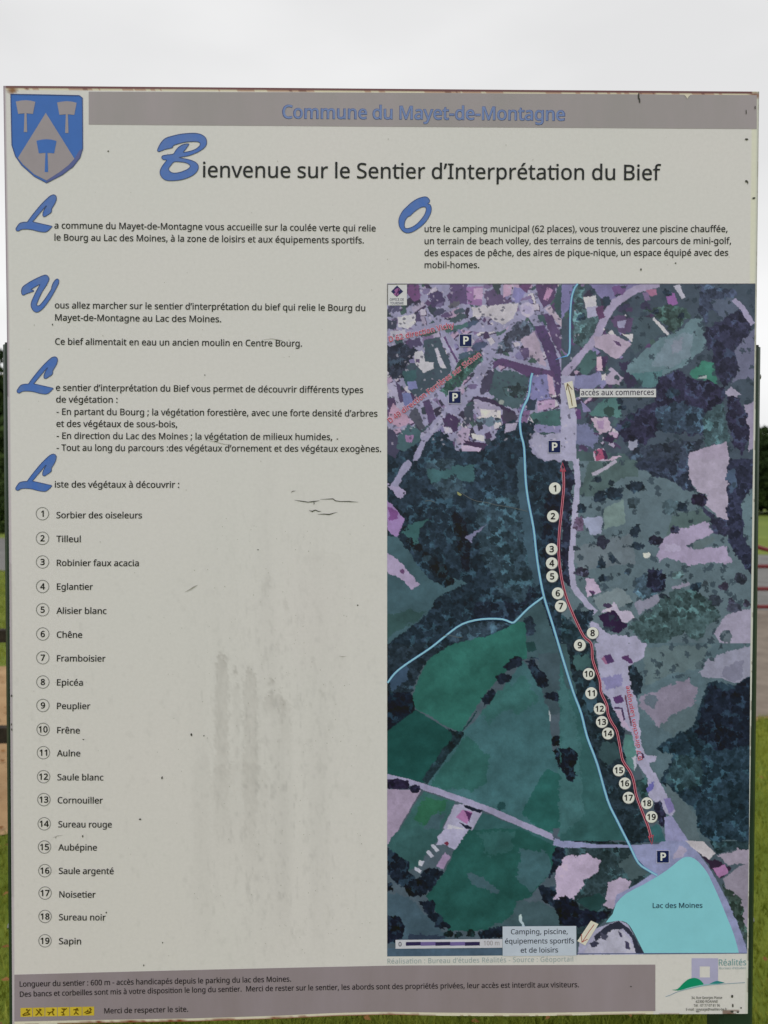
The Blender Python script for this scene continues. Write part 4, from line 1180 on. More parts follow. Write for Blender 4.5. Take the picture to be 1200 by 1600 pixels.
pt(2, (98, 100, 128), [(1000, 440), (1060, 370), (1140, 280), (1140, 480), (1120, 620), (1040, 610), (980, 640), (1035, 550)], .8)
pt(2, (42, 40, 66), [(560, 600), (680, 555), (740, 600), (850, 620), (955, 665), (940, 760), (860, 800), (850, 940), (700, 930), (560, 920), (440, 1010), (430, 1060), (300, 900), (330, 850), (530, 740)], 1.1, True)
pt(2, (50, 62, 86), [(540, 780), (700, 740), (840, 800), (830, 930), (560, 920)], 1.2, True)
pt(2, (60, 80, 94), [(810, 830), (940, 740), (975, 980), (880, 990), (830, 1000)], 1, True)
pt(2, (46, 52, 72), [(440, 1000), (830, 960), (740, 1130), (400, 1130), (380, 1060)], 1.1, True)
pt(2, (70, 106, 108), [(200, 750), (330, 700), (340, 830), (150, 820)], .6)
ell(2, 268, 800, 28, 30, (44, 64, 64), .6)
pt(2, (166, 146, 170), [(160, 840), (262, 830), (275, 905), (215, 935)], .5)
pt(2, (146, 120, 158), [(195, 850), (240, 850), (235, 900), (205, 900)], .4)
pt(2, (48, 36, 64), [(228, 920), (290, 930), (305, 985), (240, 965)], .8)
pt(2, (82, 54, 102), [(55, 775), (105, 790), (105, 840), (70, 852)], .5)
pt(2, (116, 110, 152), [(105, 740), (150, 770), (165, 800), (120, 800)], .5)
pt(2, (100, 104, 140), [(60, 870), (150, 880), (210, 960), (180, 1010), (70, 990)], 1)
pt(2, (66, 86, 92), [(60, 1030), (360, 1050), (430, 1130), (60, 1130)], .6)
pt(2, (170, 150, 176), [(175, 1030), (240, 1012), (262, 1080), (300, 1060), (340, 1060), (200, 1130), (180, 1100)], .4)
pt(2, (150, 70, 104), [(180, 1030), (228, 1015), (240, 1075), (195, 1090)], .2)
pt(2, (60, 40, 72), [(226, 1014), (250, 1030), (262, 1075), (240, 1080)], .3)
pt(2, (132, 134, 158), [(370, 980), (440, 960), (440, 1000), (390, 1030)], .9)
pt(2, (152, 140, 166), [(735, 1045), (860, 1000), (960, 978), (980, 1140), (730, 1140)], .5)
pt(2, (140, 132, 160), [(1060, 760), (1140, 740), (1140, 1000), (1090, 1035), (1080, 880)], .6)
pt(2, (146, 140, 166), [(950, 690), (990, 655), (1040, 700), (1005, 718), (960, 712)], .7)
pt(2, (42, 40, 66), [(960, 720), (1030, 710), (1082, 850), (1088, 960), (1050, 1045), (1000, 1010), (960, 850)], .9, True)
pt(2, L1, [(-14, 590), (30, 590), (30, 1130), (-14, 1130)], .2)
way(2, L1, [(30, 590), (20, 700), (40, 850), (40, 1130)], 76, .25)
for a in ((345, 780, 26, 18), (420, 690, 30, 24), (370, 880, 30, 20), (640, 690, 40, 34), (610, 100, 24, 20), (540, 215, 26, 20), (690, 240, 24, 22), (110, 250, 24, 20), (330, 740, 22, 20), (395, 840, 24, 18)):
    ell(2, *a, F1, 1, True)
# --- middle east
pt(4, (84, 102, 114), [(-10, 0), (1160, 0), (1160, 1140), (-10, 1140)], 0)
pt(4, (96, 108, 120), [(60, 500), (400, 430), (420, 600), (80, 640)], 1)
pt(4, (74, 94, 98), [(150, 0), (445, 0), (440, 90), (350, 100), (210, 200), (90, 210), (130, 80)], .7)
way(4, (156, 150, 172), [(310, 0), (250, 40), (170, 85)], 20, .4)
pt(4, (46, 52, 76), [(430, -10), (735, -10), (745, 100), (765, 180), (700, 180), (680, 130), (540, 90), (440, 50)], 1.1, True)
pt(4, (152, 142, 166), [(735, -10), (975, -10), (970, 345), (920, 345), (880, 300), (830, 260), (850, 200), (780, 180), (740, 110)], .7)
pt(4, (42, 44, 70), [(965, -10), (1130, -10), (1130, 130), (1050, 230), (1060, 350), (1075, 480), (1130, 560), (1120, 680), (1000, 550), (960, 440)], 1, True)
pt(4, (62, 78, 104), [(955, 60), (1010, 40), (1022, 150), (985, 190)], 1)
pt(4, (90, 112, 124), [(1040, 240), (1140, 160), (1140, 500), (1070, 440)], .8)
pt(4, (46, 46, 72), [(820, 270), (900, 330), (975, 350), (975, 440), (880, 430), (860, 370), (800, 350)], 1, True)
pt(4, (78, 98, 102), [(640, 320), (800, 280), (870, 350), (700, 400), (600, 440)], .8)
pt(4, (148, 136, 168), [(545, 560), (590, 450), (690, 400), (830, 355), (880, 420), (720, 500), (760, 520), (960, 500), (990, 600), (800, 600), (740, 620), (690, 590), (600, 570), (560, 592)], .8)
pt(4, (86, 102, 110), [(720, 500), (870, 440), (900, 470), (800, 520)], .8)
ell(4, 640, 515, 50, 26, (160, 150, 182), 1)
pt(4, (106, 126, 128), [(240, 280), (350, 225), (365, 370), (240, 400)], .5)
pt(4, (136, 142, 172), [(110, 340), (230, 330), (225, 430), (170, 440)], 1)
pt(4, (34, 34, 54), [(-10, -10), (30, 0), (75, 100), (50, 180), (62, 260), (40, 330), (60, 450), (38, 600), (50, 750), (-10, 700)], 1, True)
way(4, L1, [(75, -10), (85, 130), (60, 420), (45, 600), (60, 740), (130, 830), (190, 890)], 34, .3)
for a in ((425, 150, 60, 34, F1), (200, 115, 19, 18, F1), (280, 130, 18, 18, F2), (640, 270, 50, 44, (66, 82, 98)), (700, 275, 30, 26, F1), (800, 230, 50, 40, (40, 34, 58)), (420, 410, 34, 38, F1),
          (655, 410, 32, 24, (36, 34, 54)), (545, 465, 38, 32, (38, 36, 56)), (230, 480, 38, 36, (38, 38, 56)), (75, 510, 22, 20, (40, 46, 60)), (290, 575, 25, 24, F1), (225, 605, 24, 30, F1),
          (105, 655, 40, 30, (52, 48, 70)), (230, 690, 30, 26, F1), (375, 655, 18, 18, (48, 60, 80)), (410, 245, 42, 38, (60, 74, 90)), (440, 500, 32, 22, F1), (110, 280, 30, 36, F1), (300, 190, 50, 40, F1),
          (90, 370, 34, 40, (84, 66, 96)), (380, 825, 34, 28, (44, 58, 70)), (590, 795, 25, 22, (40, 46, 64)), (680, 665, 34, 28, (72, 88, 100)), (940, 735, 27, 24, (56, 50, 74)), (220, 210, 44, 30, F1),
          (890, 815, 45, 36, (50, 56, 74)), (780, 740, 38, 26, F1), (1000, 860, 42, 32, (58, 60, 82)), (1075, 835, 25, 22, (66, 64, 90)), (985, 825, 22, 20, (58, 56, 80)), (830, 715, 20, 18, (64, 74, 90)), (1040, 690, 40, 34, (52, 56, 76))):
    ell(4, *a, .9, True)
pt(4, (60, 76, 98), [(430, 680), (560, 640), (600, 760), (480, 815), (410, 760)], 1, True)
pt(4, (34, 34, 56), [(490, 640), (560, 625), (610, 680), (590, 750), (545, 780), (490, 740), (500, 690)], .9, True)
pt(4, (168, 150, 180), [(130, 690), (180, 690), (222, 770), (140, 800)], .5)
pt(4, (78, 48, 90), [(150, 758), (190, 770), (172, 792)], .4)
pt(4, (110, 124, 134), [(180, 800), (330, 735), (410, 820), (320, 865), (220, 890)], .8)
pt(4, (170, 160, 186), [(215, 890), (300, 830), (330, 880), (400, 880), (412, 920), (370, 952), (320, 932), (290, 880)], .4)
ell(4, 258, 845, 24, 14, (60, 50, 78), .6)
pt(4, (44, 30, 60), [(205, 905), (300, 870), (335, 935), (385, 965), (320, 1010), (250, 980)], .6)
pt(4, (130, 126, 150), [(640, 745), (740, 700), (742, 722), (650, 762)], .8)
pt(4, (120, 120, 142), [(420, 830), (560, 780), (560, 830), (440, 900)], .8)
ell(4, 490, 552, 20, 18, (190, 192, 200), .6)
pt(4, (58, 76, 86), [(370, 970), (560, 830), (680, 740), (780, 760), (860, 820), (930, 900), (850, 970), (800, 1060), (700, 1010), (620, 1050), (560, 1140), (470, 1060), (400, 1010)], 1.2, True)
pt(4, (142, 136, 162), [(930, 930), (1000, 890), (1140, 860), (1140, 1140), (950, 1140), (890, 1010)], .8)
ell(4, 960, 1030, 36, 34, (84, 96, 108), 1)
pt(4, L1, [(150, 940), (205, 950), (260, 1010), (420, 1030), (480, 1080), (510, 1140), (250, 1140), (180, 1020)], .8)
pt(4, F1, [(55, 880), (170, 880), (185, 930), (140, 970), (150, 1010), (110, 1040)], 1, True)
pt(4, (34, 48, 62), [(-10, 900), (60, 950), (130, 1050), (165, 1140), (-10, 1140)], .8, True)
# --- fields in the south west
pt(5, (36, 46, 62), [(40, -20), (460, -20), (320, 80), (240, 230), (200, 300), (40, 300)], .8, True)
pt(5, (54, 74, 100), [(70, 220), (90, 170), (180, 110), (190, 200), (100, 275)], 1)
pt(5, (22, 28, 44), [(40, 285), (200, 290), (240, 330), (232, 400), (130, 500), (40, 535)], .7, True)
pt(5, (42, 95, 90), [(218, 290), (320, 80), (440, 0), (640, -60), (915, -20), (920, 60), (780, 170), (640, 340), (520, 545), (430, 500), (320, 430), (238, 390)], .5)
pt(3, (42, 95, 90), [(430, 1240), (500, 1165), (680, 1100), (820, 1040), (880, 1000), (925, 1010), (935, 1240)], .4)
pt(5, (29, 71, 71), [(40, 545), (240, 395), (440, 520), (485, 560), (290, 860), (200, 850), (40, 825)], .3)
pt(5, (57, 95, 104), [(915, 90), (940, 130), (1040, 290), (1072, 420), (1092, 640), (1230, 960), (1240, 1250), (1050, 1160), (850, 1070), (560, 960), (300, 885), (480, 620), (540, 530), (740, 330), (850, 170)], .5)
pt(5, (44, 88, 88), [(480, 660), (560, 545), (640, 640), (700, 700), (680, 860), (600, 900), (320, 875)], 1.2)
pt(5, (50, 94, 96), [(640, 420), (780, 260), (930, 180), (1000, 330), (900, 420), (800, 400), (700, 480)], 1.4)
pt(5, (38, 86, 86), [(1050, 765), (1170, 800), (1215, 1000), (1215, 1200), (1000, 1140), (900, 1040)], .8)
pt(5, (60, 78, 90), [(1000, 40), (1130, 40), (1200, 300), (1240, 430), (1080, 420), (1030, 300)], .8)
pt(5, F0, [(785, 120), (860, 60), (905, 75), (908, 118), (830, 152), (790, 140)], .8, True)
pt(5, F0, [(728, 192), (800, 160), (846, 180), (822, 222), (760, 242)], .8, True)
pt(5, F0, [(640, 322), (722, 265), (742, 310), (700, 352), (662, 368)], .8, True)
way(5, (28, 56, 62), [(530, 530), (575, 470), (622, 402)], 9, .3)
pt(5, (30, 42, 54), [(440, 515), (480, 535), (545, 540), (520, 590), (460, 665), (312, 862), (284, 832), (340, 740), (410, 640), (470, 570)], .6, True)
pt(5, F0, [(925, 90), (980, 88), (1068, 215), (1062, 245), (1022, 272), (975, 195)], .8, True)
pt(5, F0, [(1040, 288), (1100, 280), (1152, 312), (1135, 345), (1055, 322)], .8, True)
ell(5, 1120, 590, 34, 34, (22, 28, 42), .5, True)
pt(5, (24, 28, 44), [(1090, 645), (1215, 635), (1260, 700), (1260, 800), (1190, 850), (1130, 745)], .9, True)
pt(5, (150, 160, 170), [(1066, 395), (1078, 410), (1086, 465), (1076, 470)], .3)
pt(5, (145, 130, 158), [(40, 890), (272, 900), (100, 1190), (40, 1270)], .2)
pt(5, (50, 88, 90), [(288, 905), (485, 972), (370, 1210), (40, 1330), (105, 1190)], .3)
pt(5, (42, 90, 72), [(300, 930), (440, 970), (330, 1130), (220, 1080)], 1.2)
pt(5, (60, 86, 98), [(340, 1050), (420, 1040), (370, 1200), (250, 1200)], 1.2)
pt(5, (48, 86, 92), [(600, 1040), (700, 1050), (870, 1120), (1240, 1260), (1240, 1330), (560, 1330)], .4)
way(5, (142, 138, 172), [(40, 812), (200, 850), (350, 897), (500, 950), (700, 1022), (900, 1110), (1110, 1200), (1200, 1230)], 38, .2)
pt(5, (36, 30, 54), [(40, 828), (130, 828), (192, 845), (192, 888), (120, 892), (40, 885)], .6, True)
ell(5, 235, 890, 40, 27, (34, 32, 56), .5, True)
pt(5, L1, [(478, 990), (560, 985), (652, 1040), (540, 1240), (365, 1240)], .2)
pt(5, (152, 102, 152), [(488, 1070), (528, 1022), (592, 1030), (560, 1112)], .2)
pt(5, (76, 40, 86), [(540, 1020), (590, 1042), (572, 1100), (560, 1060)], .2)
pt(5, (172, 170, 192), [(440, 1112), (562, 1142), (528, 1200), (428, 1180)], .2)
pt(5, F0, [(512, 1098), (592, 1132), (565, 1175), (555, 1140)], .3)
pt(5, F0, [(540, 988), (655, 1025), (642, 1042), (548, 1008)], .3)
ell(5, 770, 1000, 24, 30, (34, 66, 72), .9)
# --- bottom left
pt(7, (145, 130, 158), [(40, -20), (132, -20), (60, 85), (40, 90)], .2)
pt(7, (50, 86, 90), [(60, 82), (132, -20), (420, -20), (370, 40), (260, 205), (180, 250), (130, 140)], .7)
pt(7, (154, 150, 182), [(372, 30), (430, -20), (580, -20), (482, 112), (380, 52)], .2)
for q in ([(330, 80), (350, 75), (385, 115), (365, 125)], [(300, 122), (320, 110), (352, 150), (332, 160)], [(258, 175), (290, 180), (280, 215), (255, 205)], [(234, 215), (276, 240), (265, 258), (230, 235)]):
    pt(7, (164, 166, 186), q, .2)
ell(7, 435, 72, 14, 12, (112, 44, 68), .5)
pt(7, (140, 120, 156), [(368, 212), (420, 130), (452, 152), (410, 232)], .4)
pt(7, (35, 78, 77), [(575, -20), (900, -20), (1112, 92), (1102, 242), (1010, 340), (960, 400), (880, 430), (840, 560), (700, 610), (560, 620), (440, 615), (300, 400), (420, 250), (482, 110)], .5)
pt(7, (56, 88, 98), [(900, 100), (1062, 118), (1092, 262), (960, 380), (870, 300)], 1.2)
pt(7, (58, 84, 96), [(560, 250), (650, 280), (762, 372), (740, 392), (640, 340), (575, 330)], .9)
pt(7, (46, 88, 90), [(620, 0), (860, 0), (840, 110), (700, 160)], 1.4)
pt(7, (60, 80, 96), [(40, 380), (200, 410), (260, 480), (350, 560), (430, 650), (480, 700), (40, 700)], .9)
pt(7, F0, [(40, 90), (130, 130), (190, 200), (192, 250), (250, 290), (300, 225), (380, 222), (420, 250), (290, 402), (200, 405), (160, 340), (110, 322), (40, 220)], 1, True)
pt(7, F0, [(40, 300), (90, 320), (100, 370), (40, 385)], .9, True)
pt(7, (26, 28, 46), [(40, 520), (130, 530), (175, 590), (150, 662), (110, 692), (40, 695)], .8, True)
pt(7, F0, [(255, 440), (300, 425), (355, 435), (360, 500), (440, 560), (445, 600), (390, 612), (320, 530)], 1, True)
for a in ((440, 635, 36, 22), (580, 630, 28, 25), (510, 640, 26, 18)):
    ell(7, *a, (24, 34, 42), .8, True)
pt(7, F0, [(620, 625), (720, 598), (800, 598), (800, 662), (640, 662)], .8, True)
pt(7, (62, 80, 100), [(40, 690), (60, 725), (800, 720), (800, 800), (40, 800)], .4)
pt(7, (44, 54, 74), [(200, 640), (420, 650), (420, 672), (190, 672)], 1)
pt(7, (60, 82, 92), [(880, 430), (1010, 430), (1150, 520), (1190, 600), (780, 600), (700, 600), (820, 540)], 1.1)
pt(7, (160, 178, 190), [(880, 518), (898, 510), (918, 592), (902, 592)], .5)
# --- bottom right
pt(8, (44, 58, 70), [(-20, 60), (400, 60), (520, 240), (330, 400), (290, 480), (200, 560), (80, 640), (-20, 560)], .4, True)
pt(8, (68, 80, 96), [(-60, -20), (340, -20), (375, 60), (-60, 45)], .5)
pt(8, F0, [(30, 28), (120, 22), (285, 30), (280, 62), (40, 60)], .8, True)
pt(8, (28, 36, 52), [(340, -30), (500, -30), (512, 60), (400, 68)], .5, True)
pt(8, (56, 86, 96), [(540, -30), (610, -30), (565, 62), (510, 60)], .7)
pt(8, (166, 150, 180), [(-20, 160), (60, 140), (150, 132), (222, 170), (200, 240), (120, 282), (122, 320), (60, 380), (-20, 395)], .8)
pt(7, (166, 150, 180), [(1112, 242), (1185, 145), (1230, 140), (1230, 420), (1130, 432), (1100, 422), (1120, 360)], .6)
pt(7, F0, [(1005, 340), (1110, 338), (1120, 380), (1100, 425), (1220, 410), (1220, 600), (1160, 545), (1090, 470), (1030, 430)], .9, True)
pt(7, F0, [(1118, 90), (1172, 100), (1180, 142), (1112, 245), (1068, 300), (1090, 200)], .8, True)
pt(8, (160, 146, 174), [(265, 300), (340, 268), (402, 290), (385, 335), (322, 402), (290, 455), (238, 430)], .6)
pt(8, (66, 84, 92), [(320, 190), (400, 130), (445, 190), (505, 235), (400, 285)], .8)
pt(8, (36, 64, 68), [(80, 415), (200, 355), (262, 400), (180, 480)], 1)
pt(8, (26, 28, 46), [(-20, 380), (60, 392), (90, 460), (290, 462), (210, 535), (90, 560), (-20, 545)], .9, True)
pt(8, (126, 130, 170), [(-50, 36), (0, 50), (200, 72), (400, 76), (560, 70), (602, 30), (610, -40), (650, -40), (700, 20), (780, 110), (860, 215), (930, 340), (1010, 500), (1060, 640), (1085, 720),
                         (1030, 720), (860, 330), (760, 150), (560, 262), (330, 400), (300, 440), (310, 370), (400, 325), (520, 245), (440, 165), (388, 92), (0, 92), (-60, 76)], .15)
pt(8, (150, 142, 170), [(640, 160), (680, 75), (730, 110), (700, 150)], .5)
pt(8, (148, 146, 176), [(-10, 720), (85, 720), (95, 640), (180, 570), (330, 515), (380, 540), (470, 720)], .2)
pt(8, (44, 46, 64), [(180, 612), (260, 545), (330, 520), (392, 572), (475, 712), (425, 712), (400, 620), (350, 562), (262, 602), (190, 650)], .3)
pt(8, (160, 158, 180), [(205, 625), (300, 570), (350, 575), (420, 680), (420, 712), (120, 712), (140, 670)], .6)
pt(8, (66, 66, 88), [(215, 590), (262, 605), (250, 642), (225, 630)], .5)
ell(8, 185, 655, 26, 18, (54, 54, 76), .9)
pt(8, (60, 56, 84), [(322, 575), (340, 590), (350, 620), (335, 612)], .3); pt(8, (60, 56, 84), [(362, 640), (385, 650), (395, 685), (370, 685)], .3)
pt(8, (38, 52, 64), [(650, -40), (1130, -40), (1130, 120), (1000, 100), (900, 125), (860, 60), (760, 25), (700, 0)], .7, True)
pt(8, (178, 172, 182), [(712, 52), (800, 38), (892, 122), (852, 168), (782, 112)], .3)
pt(8, (146, 136, 158), [(900, 132), (1000, 110), (1120, 90), (1120, 170), (980, 200)], .9)
pt(8, (48, 36, 58), [(785, 118), (860, 170), (900, 160), (985, 215), (925, 275), (860, 200)], .6)
pt(8, (152, 106, 154), [(880, 212), (950, 188), (968, 238), (912, 268)], .4)
pt(8, (132, 124, 144), [(935, 272), (1010, 220), (1120, 150), (1120, 700), (1080, 650), (1040, 520)], .5)
pt(8, (50, 62, 64), [(930, 300), (1010, 368), (1055, 392), (1052, 480), (1085, 640), (1075, 650), (1000, 480)], .9, True)
# --- between river and trail, road side
pt(6, (76, 96, 108), [(380, -20), (1140, -20), (1140, 1140), (600, 1140), (420, 640)], 0)
pt(6, (86, 104, 112), [(480, 0), (860, 0), (800, 130), (620, 170), (470, 240)], 1)
pt(6, (130, 130, 154), [(800, 150), (850, 70), (940, 40), (1140, -20), (1140, 170), (1000, 212), (920, 188), (810, 182)], .9)
pt(6, (112, 112, 136), [(940, 120), (1050, 80), (1060, 170), (1000, 205), (930, 180)], 1)
pt(6, (122, 115, 138), [(455, 300), (620, 230), (735, 185), (785, 250), (770, 332), (640, 402), (550, 482), (515, 410), (450, 360)], 1)
pt(6, (72, 92, 104), [(450, 400), (560, 480), (562, 630), (480, 642), (430, 480)], .8)
pt(6, (80, 98, 108), [(560, 470), (650, 400), (780, 330), (770, 460), (640, 520)], 1)
ell(6, 560, 100, 26, 22, (54, 66, 80), 1, True); ell(6, 875, 72, 15, 14, (60, 72, 84), .8); ell(6, 800, 115, 22, 18, (72, 88, 98), .8); ell(6, 520, 330, 30, 44, (84, 96, 112), 1.2)
pt(6, (35, 49, 67), [(1140, 150), (1030, 200), (1000, 232), (900, 205), (848, 212), (830, 262), (780, 382), (770, 462), (620, 542), (550, 600), (600, 625), (645, 632), (570, 800), (650, 862), (780, 962), (800, 1082), (850, 1140), (1140, 1140)], .9, True)
pt(6, (27, 32, 50), [(1140, 160), (1030, 205), (960, 260), (860, 215), (800, 380), (780, 520), (900, 620), (1140, 560)], 1.3, True)
pt(6, (44, 62, 76), [(640, 650), (800, 640), (832, 800), (700, 850), (600, 790)], 1.2, True)
pt(6, (82, 98, 108), [(600, 800), (660, 862), (780, 990), (800, 1140), (720, 1140), (650, 1000), (600, 900)], .7)
pt(6, (48, 88, 92), [(-20, 90), (60, 270), (105, 390), (140, 540), (260, 900), (385, 1140), (-20, 1140)], .2)
pt(6, (58, 98, 104), [(-20, 150), (40, 300), (100, 600), (120, 1000), (-20, 1100)], 1.4)
pt(6, (24, 28, 44), [(-20, 600), (30, 595), (70, 615), (92, 660), (60, 705), (88, 762), (50, 802), (20, 780), (-20, 700)], .9, True)
pt(6, (34, 44, 58), [(-20, -20), (165, -20), (200, 120), (225, 240), (270, 400), (330, 600), (400, 760), (425, 900), (525, 1140), (370, 1140), (260, 900), (200, 690), (140, 540), (105, 390), (-20, 80)], .3, True)
pt(6, (52, 80, 84), [(50, 70), (150, 40), (160, 110), (90, 150)], 1.2)
pt(6, (50, 72, 80), [(220, 570), (300, 560), (330, 640), (280, 700), (215, 660)], 1.2)
pt(6, (54, 80, 98), [(110, 300), (180, 180), (200, 330), (160, 400)], 1.2)
pt(6, L1, [(180, -20), (490, -20), (475, 60), (400, 110), (382, 130), (402, 250), (440, 330), (452, 540), (480, 640), (548, 640), (540, 670), (500, 682), (522, 720), (570, 800), (605, 880),
           (655, 960), (630, 1000), (580, 960), (480, 860), (500, 790), (438, 690), (400, 680), (425, 620), (402, 500), (360, 482), (300, 420), (280, 330), (228, 260), (205, 100)], .5)
pt(6, (122, 118, 164), [(225, 180), (345, 165), (345, 232), (250, 255)], .9)
pt(6, (74, 50, 96), [(238, 58), (278, 42), (302, 90), (262, 106)], .3)
pt(6, (140, 92, 130), [(225, 70), (242, 58), (262, 104), (245, 105)], .2)
pt(6, (80, 50, 96), [(345, 62), (385, 48), (412, 98), (380, 106)], .5)
pt(6, (78, 50, 98), [(288, 300), (340, 284), (356, 320), (312, 336)], .5)
pt(6, (168, 150, 180), [(300, 370), (345, 372), (360, 440), (400, 495), (350, 470)], .3)
way(6, (64, 46, 84), [(300, 360), (345, 362), (358, 432)], 11, .15)
way(6, (96, 62, 84), [(364, 288), (382, 380), (400, 465)], 9, .15)
pt(6, (34, 42, 58), [(378, 118), (412, 108), (462, 180), (458, 262), (430, 304), (398, 250)], .7, True)
pt(6, F1, [(200, 240), (262, 300), (330, 440), (362, 500), (345, 560), (392, 690), (350, 660), (270, 420)], .7, True)
pt(6, (74, 114, 114), [(360, 512), (410, 520), (432, 660), (420, 742), (378, 690), (350, 600)], .7)
pt(6, (160, 162, 182), [(400, 650), (425, 640), (430, 700), (415, 730)], .5)
ell(6, 450, 645, 24, 22, (66, 38, 70), .4); ell(6, 450, 642, 13, 12, (160, 140, 170), .3)
pt(6, (38, 56, 64), [(420, 790), (490, 770), (505, 880), (460, 905)], .8, True)
pt(6, (94, 92, 162), [(480, 832), (532, 790), (530, 832), (490, 862)], .8)
pt(6, (40, 38, 64), [(528, 915), (572, 905), (605, 970), (582, 1062), (540, 1000)], .8, True)
pt(6, (130, 130, 172), [(590, 1000), (635, 990), (735, 1140), (600, 1140)], .3)
pt(6, (118, 110, 164), [(588, 892), (630, 890), (652, 955), (622, 980)], .4)
pt(6, (48, 88, 96), [(490, 1060), (560, 1040), (600, 1140), (510, 1140)], .8)
pt(5, (54, 78, 86), [(1120, -10), (1180, -10), (1200, 120), (1250, 300), (1180, 260)], .6)

# soft unevenness, tree-crown speckle in the woods, and the painterly steps of the enlarged picture
def cells(cell, seed, warp):
    """Nearest jittered point: distance, a random value per cell and a second one."""
    r_ = np.random.default_rng(seed)
    X, Y = MX + WX2 * warp, MY + WY2 * warp
    gx0, gy0 = int(X.min() // cell) - 2, int(Y.min() // cell) - 2
    nx, ny = int(X.max() // cell) - gx0 + 3, int(Y.max() // cell) - gy0 + 3
    J = r_.random((ny, nx, 4))
    ix, iy = np.floor(X / cell).astype(int) - gx0, np.floor(Y / cell).astype(int) - gy0
    best = np.full(X.shape, 1e9)
    v1, v2 = np.zeros(X.shape), np.zeros(X.shape)
    for dy in (-1, 0, 1):
        for dx in (-1, 0, 1):
            j = J[iy + dy, ix + dx]
            cx_ = (ix + dx + gx0 + j[..., 0]) * cell
            cy_ = (iy + dy + gy0 + j[..., 1]) * cell
            d = np.hypot(X - cx_, Y - cy_)
            k = d < best
            best[k] = d[k]
            v1[k] = j[..., 2][k]
            v2[k] = j[..., 3][k]
    return best / cell, v1, v2


q1 = vnoise(MX + WX1 * 12, MY + WY1 * 12, 14, 301)
q2 = vnoise(MX + WX2 * 6, MY + WY2 * 6, 5.5, 302)
q3 = vnoise(MX, MY, 2.2, 303)
dA, vA, vB = cells(11.5, 11, 8)
dB, vC, vD = cells(6.5, 12, 4)
crown = (dA < 0.42 + 0.30 * vA)
tone = np.where(crown, 0.72 + 0.36 * vB, 1.04 + 0.34 * np.floor(q1 * 3.99) / 3)
tone *= np.where(dB < 0.34, 0.90, 1.04)
tone *= 0.88 + 0.30 * fbm(MX, MY, 55, 360, 2)
tone *= 1 + (np.floor(q2 * 4.99) / 4 - 0.5) * 0.22
IMG[WOOD] *= (tone[WOOD])[:, None] * np.array([1.0, 1.03, 0.98])
gap = WOOD & ~crown & (q1 > 0.55)
IMG[gap] += np.array([3, 11, 10])
bright = IMG.mean(-1) > 110
g = np.floor((q1 * 0.45 + q2 * 0.35 + q3 * 0.2) * 6.99) / 6.0 - 0.5
IMG[~WOOD] *= (1 + g[~WOOD] * 0.20)[:, None]
# loose tree crowns over the fields east of the road and in the gardens
east = (MX > 890) & (MY < 1060) & ~WOOD & ~bright
lone = east & (vA > 0.62) & (dA < 0.22 + 0.22 * vB)
IMG[lone] = IMG[lone] * 0.25 + np.array([42, 54, 66]) * 0.75 * (0.85 + 0.3 * vB[lone])[:, None]
town = (MY < 700) & (MX < 905)
spk = town & (dB < 0.30) & (vC > 0.80)
IMG[spk] = IMG[spk] * 0.4 + np.array([58, 58, 78]) * 0.6
spk2 = town & (dB < 0.26) & (vC < 0.07)
IMG[spk2] = IMG[spk2] * 0.4 + np.array([176, 168, 188]) * 0.6
field = (IMG[..., 1] > IMG[..., 0] * 1.25) & ~WOOD
IMG[field] *= (1 + (fbm(MX * 0.8 + MY * 0.5, MY, 34, 340, 4)[field] - 0.5) * 0.34)[:, None]
IMG *= (1 + (fbm(MX, MY * 0.2, 60, 330, 3)[..., None] - 0.5) * 0.10)
IMG = IMG * 0.90 + IMG.mean(-1, keepdims=True) * 0.10 + 2
mcol = pcol(np.clip(IMG, 12, 215))
midx = np.arange((MW + 1) * (MH + 1)).reshape(MH + 1, MW + 1)
mq = np.stack([midx[:-1, :-1], midx[1:, :-1], midx[1:, 1:], midx[:-1, 1:]], -1).reshape(-1, 4)
me = new_mesh('aerial_map', on_sheet(MX, MY, LIFT).reshape(-1, 3), mq, attr_mat('printed_photograph', 0.42, 0.05, 420.0))
ca = me.color_attributes.new('ink', 'FLOAT_COLOR', 'POINT')
ca.data.foreach_set('color', np.concatenate([mcol, np.ones(mcol.shape[:2] + (1,))], -1).astype(np.float32).ravel())
amap = link('aerial_map', me, board)

# lake, streams, trail
LAKE = smooth(tp(8, [(560, 255), (610, 222), (650, 190), (700, 152), (745, 146), (790, 172), (840, 232), (870, 290), (915, 390), (960, 500), (1000, 600), (1030, 710)]), 2, False) + \
    tp(8, [(475, 710)]) + smooth(tp(8, [(430, 620), (400, 565), (370, 530), (320, 519), (250, 530), (290, 480), (310, 420), (370, 360), (470, 308)]), 2, False)
fill('lake', [LAKE], print_mat((120, 178, 194), var=0.05), 2, amap)
ribbon('map_border', [(605.4, 444), (1180, 443.4)], 1.0, print_mat((90, 88, 98)), 2, amap)
ribbon('map_border', tp(8, [(82, 713), (1076, 710)]), 1.2, print_mat((84, 92, 124)), 2.2, amap)
RIV = smooth([(832, 583), (829.5, 592), (826, 618), (818, 636), (812.5, 655), (814, 678), (819, 700), (821, 745), (825, 780), (833.7, 825), (837.5, 860), (842.5, 895), (850, 932.5), (862.5, 972.5),
              (880, 1031), (896, 1082), (908, 1114), (917.3, 1151), (933.3, 1194), (949.3, 1250), (962.7, 1279), (982.7, 1318.7), (997.3, 1348), (1013.3, 1360), (1027, 1368)], 3, False)
WEST = smooth([(849.5, 932.5), (826, 950), (808, 968), (800, 973), (785, 967.5), (752.5, 967.5), (722.5, 975), (697.5, 992.5), (672.5, 1012.5), (635, 1037.5), (617, 1052), (605.6, 1067)], 3, False)
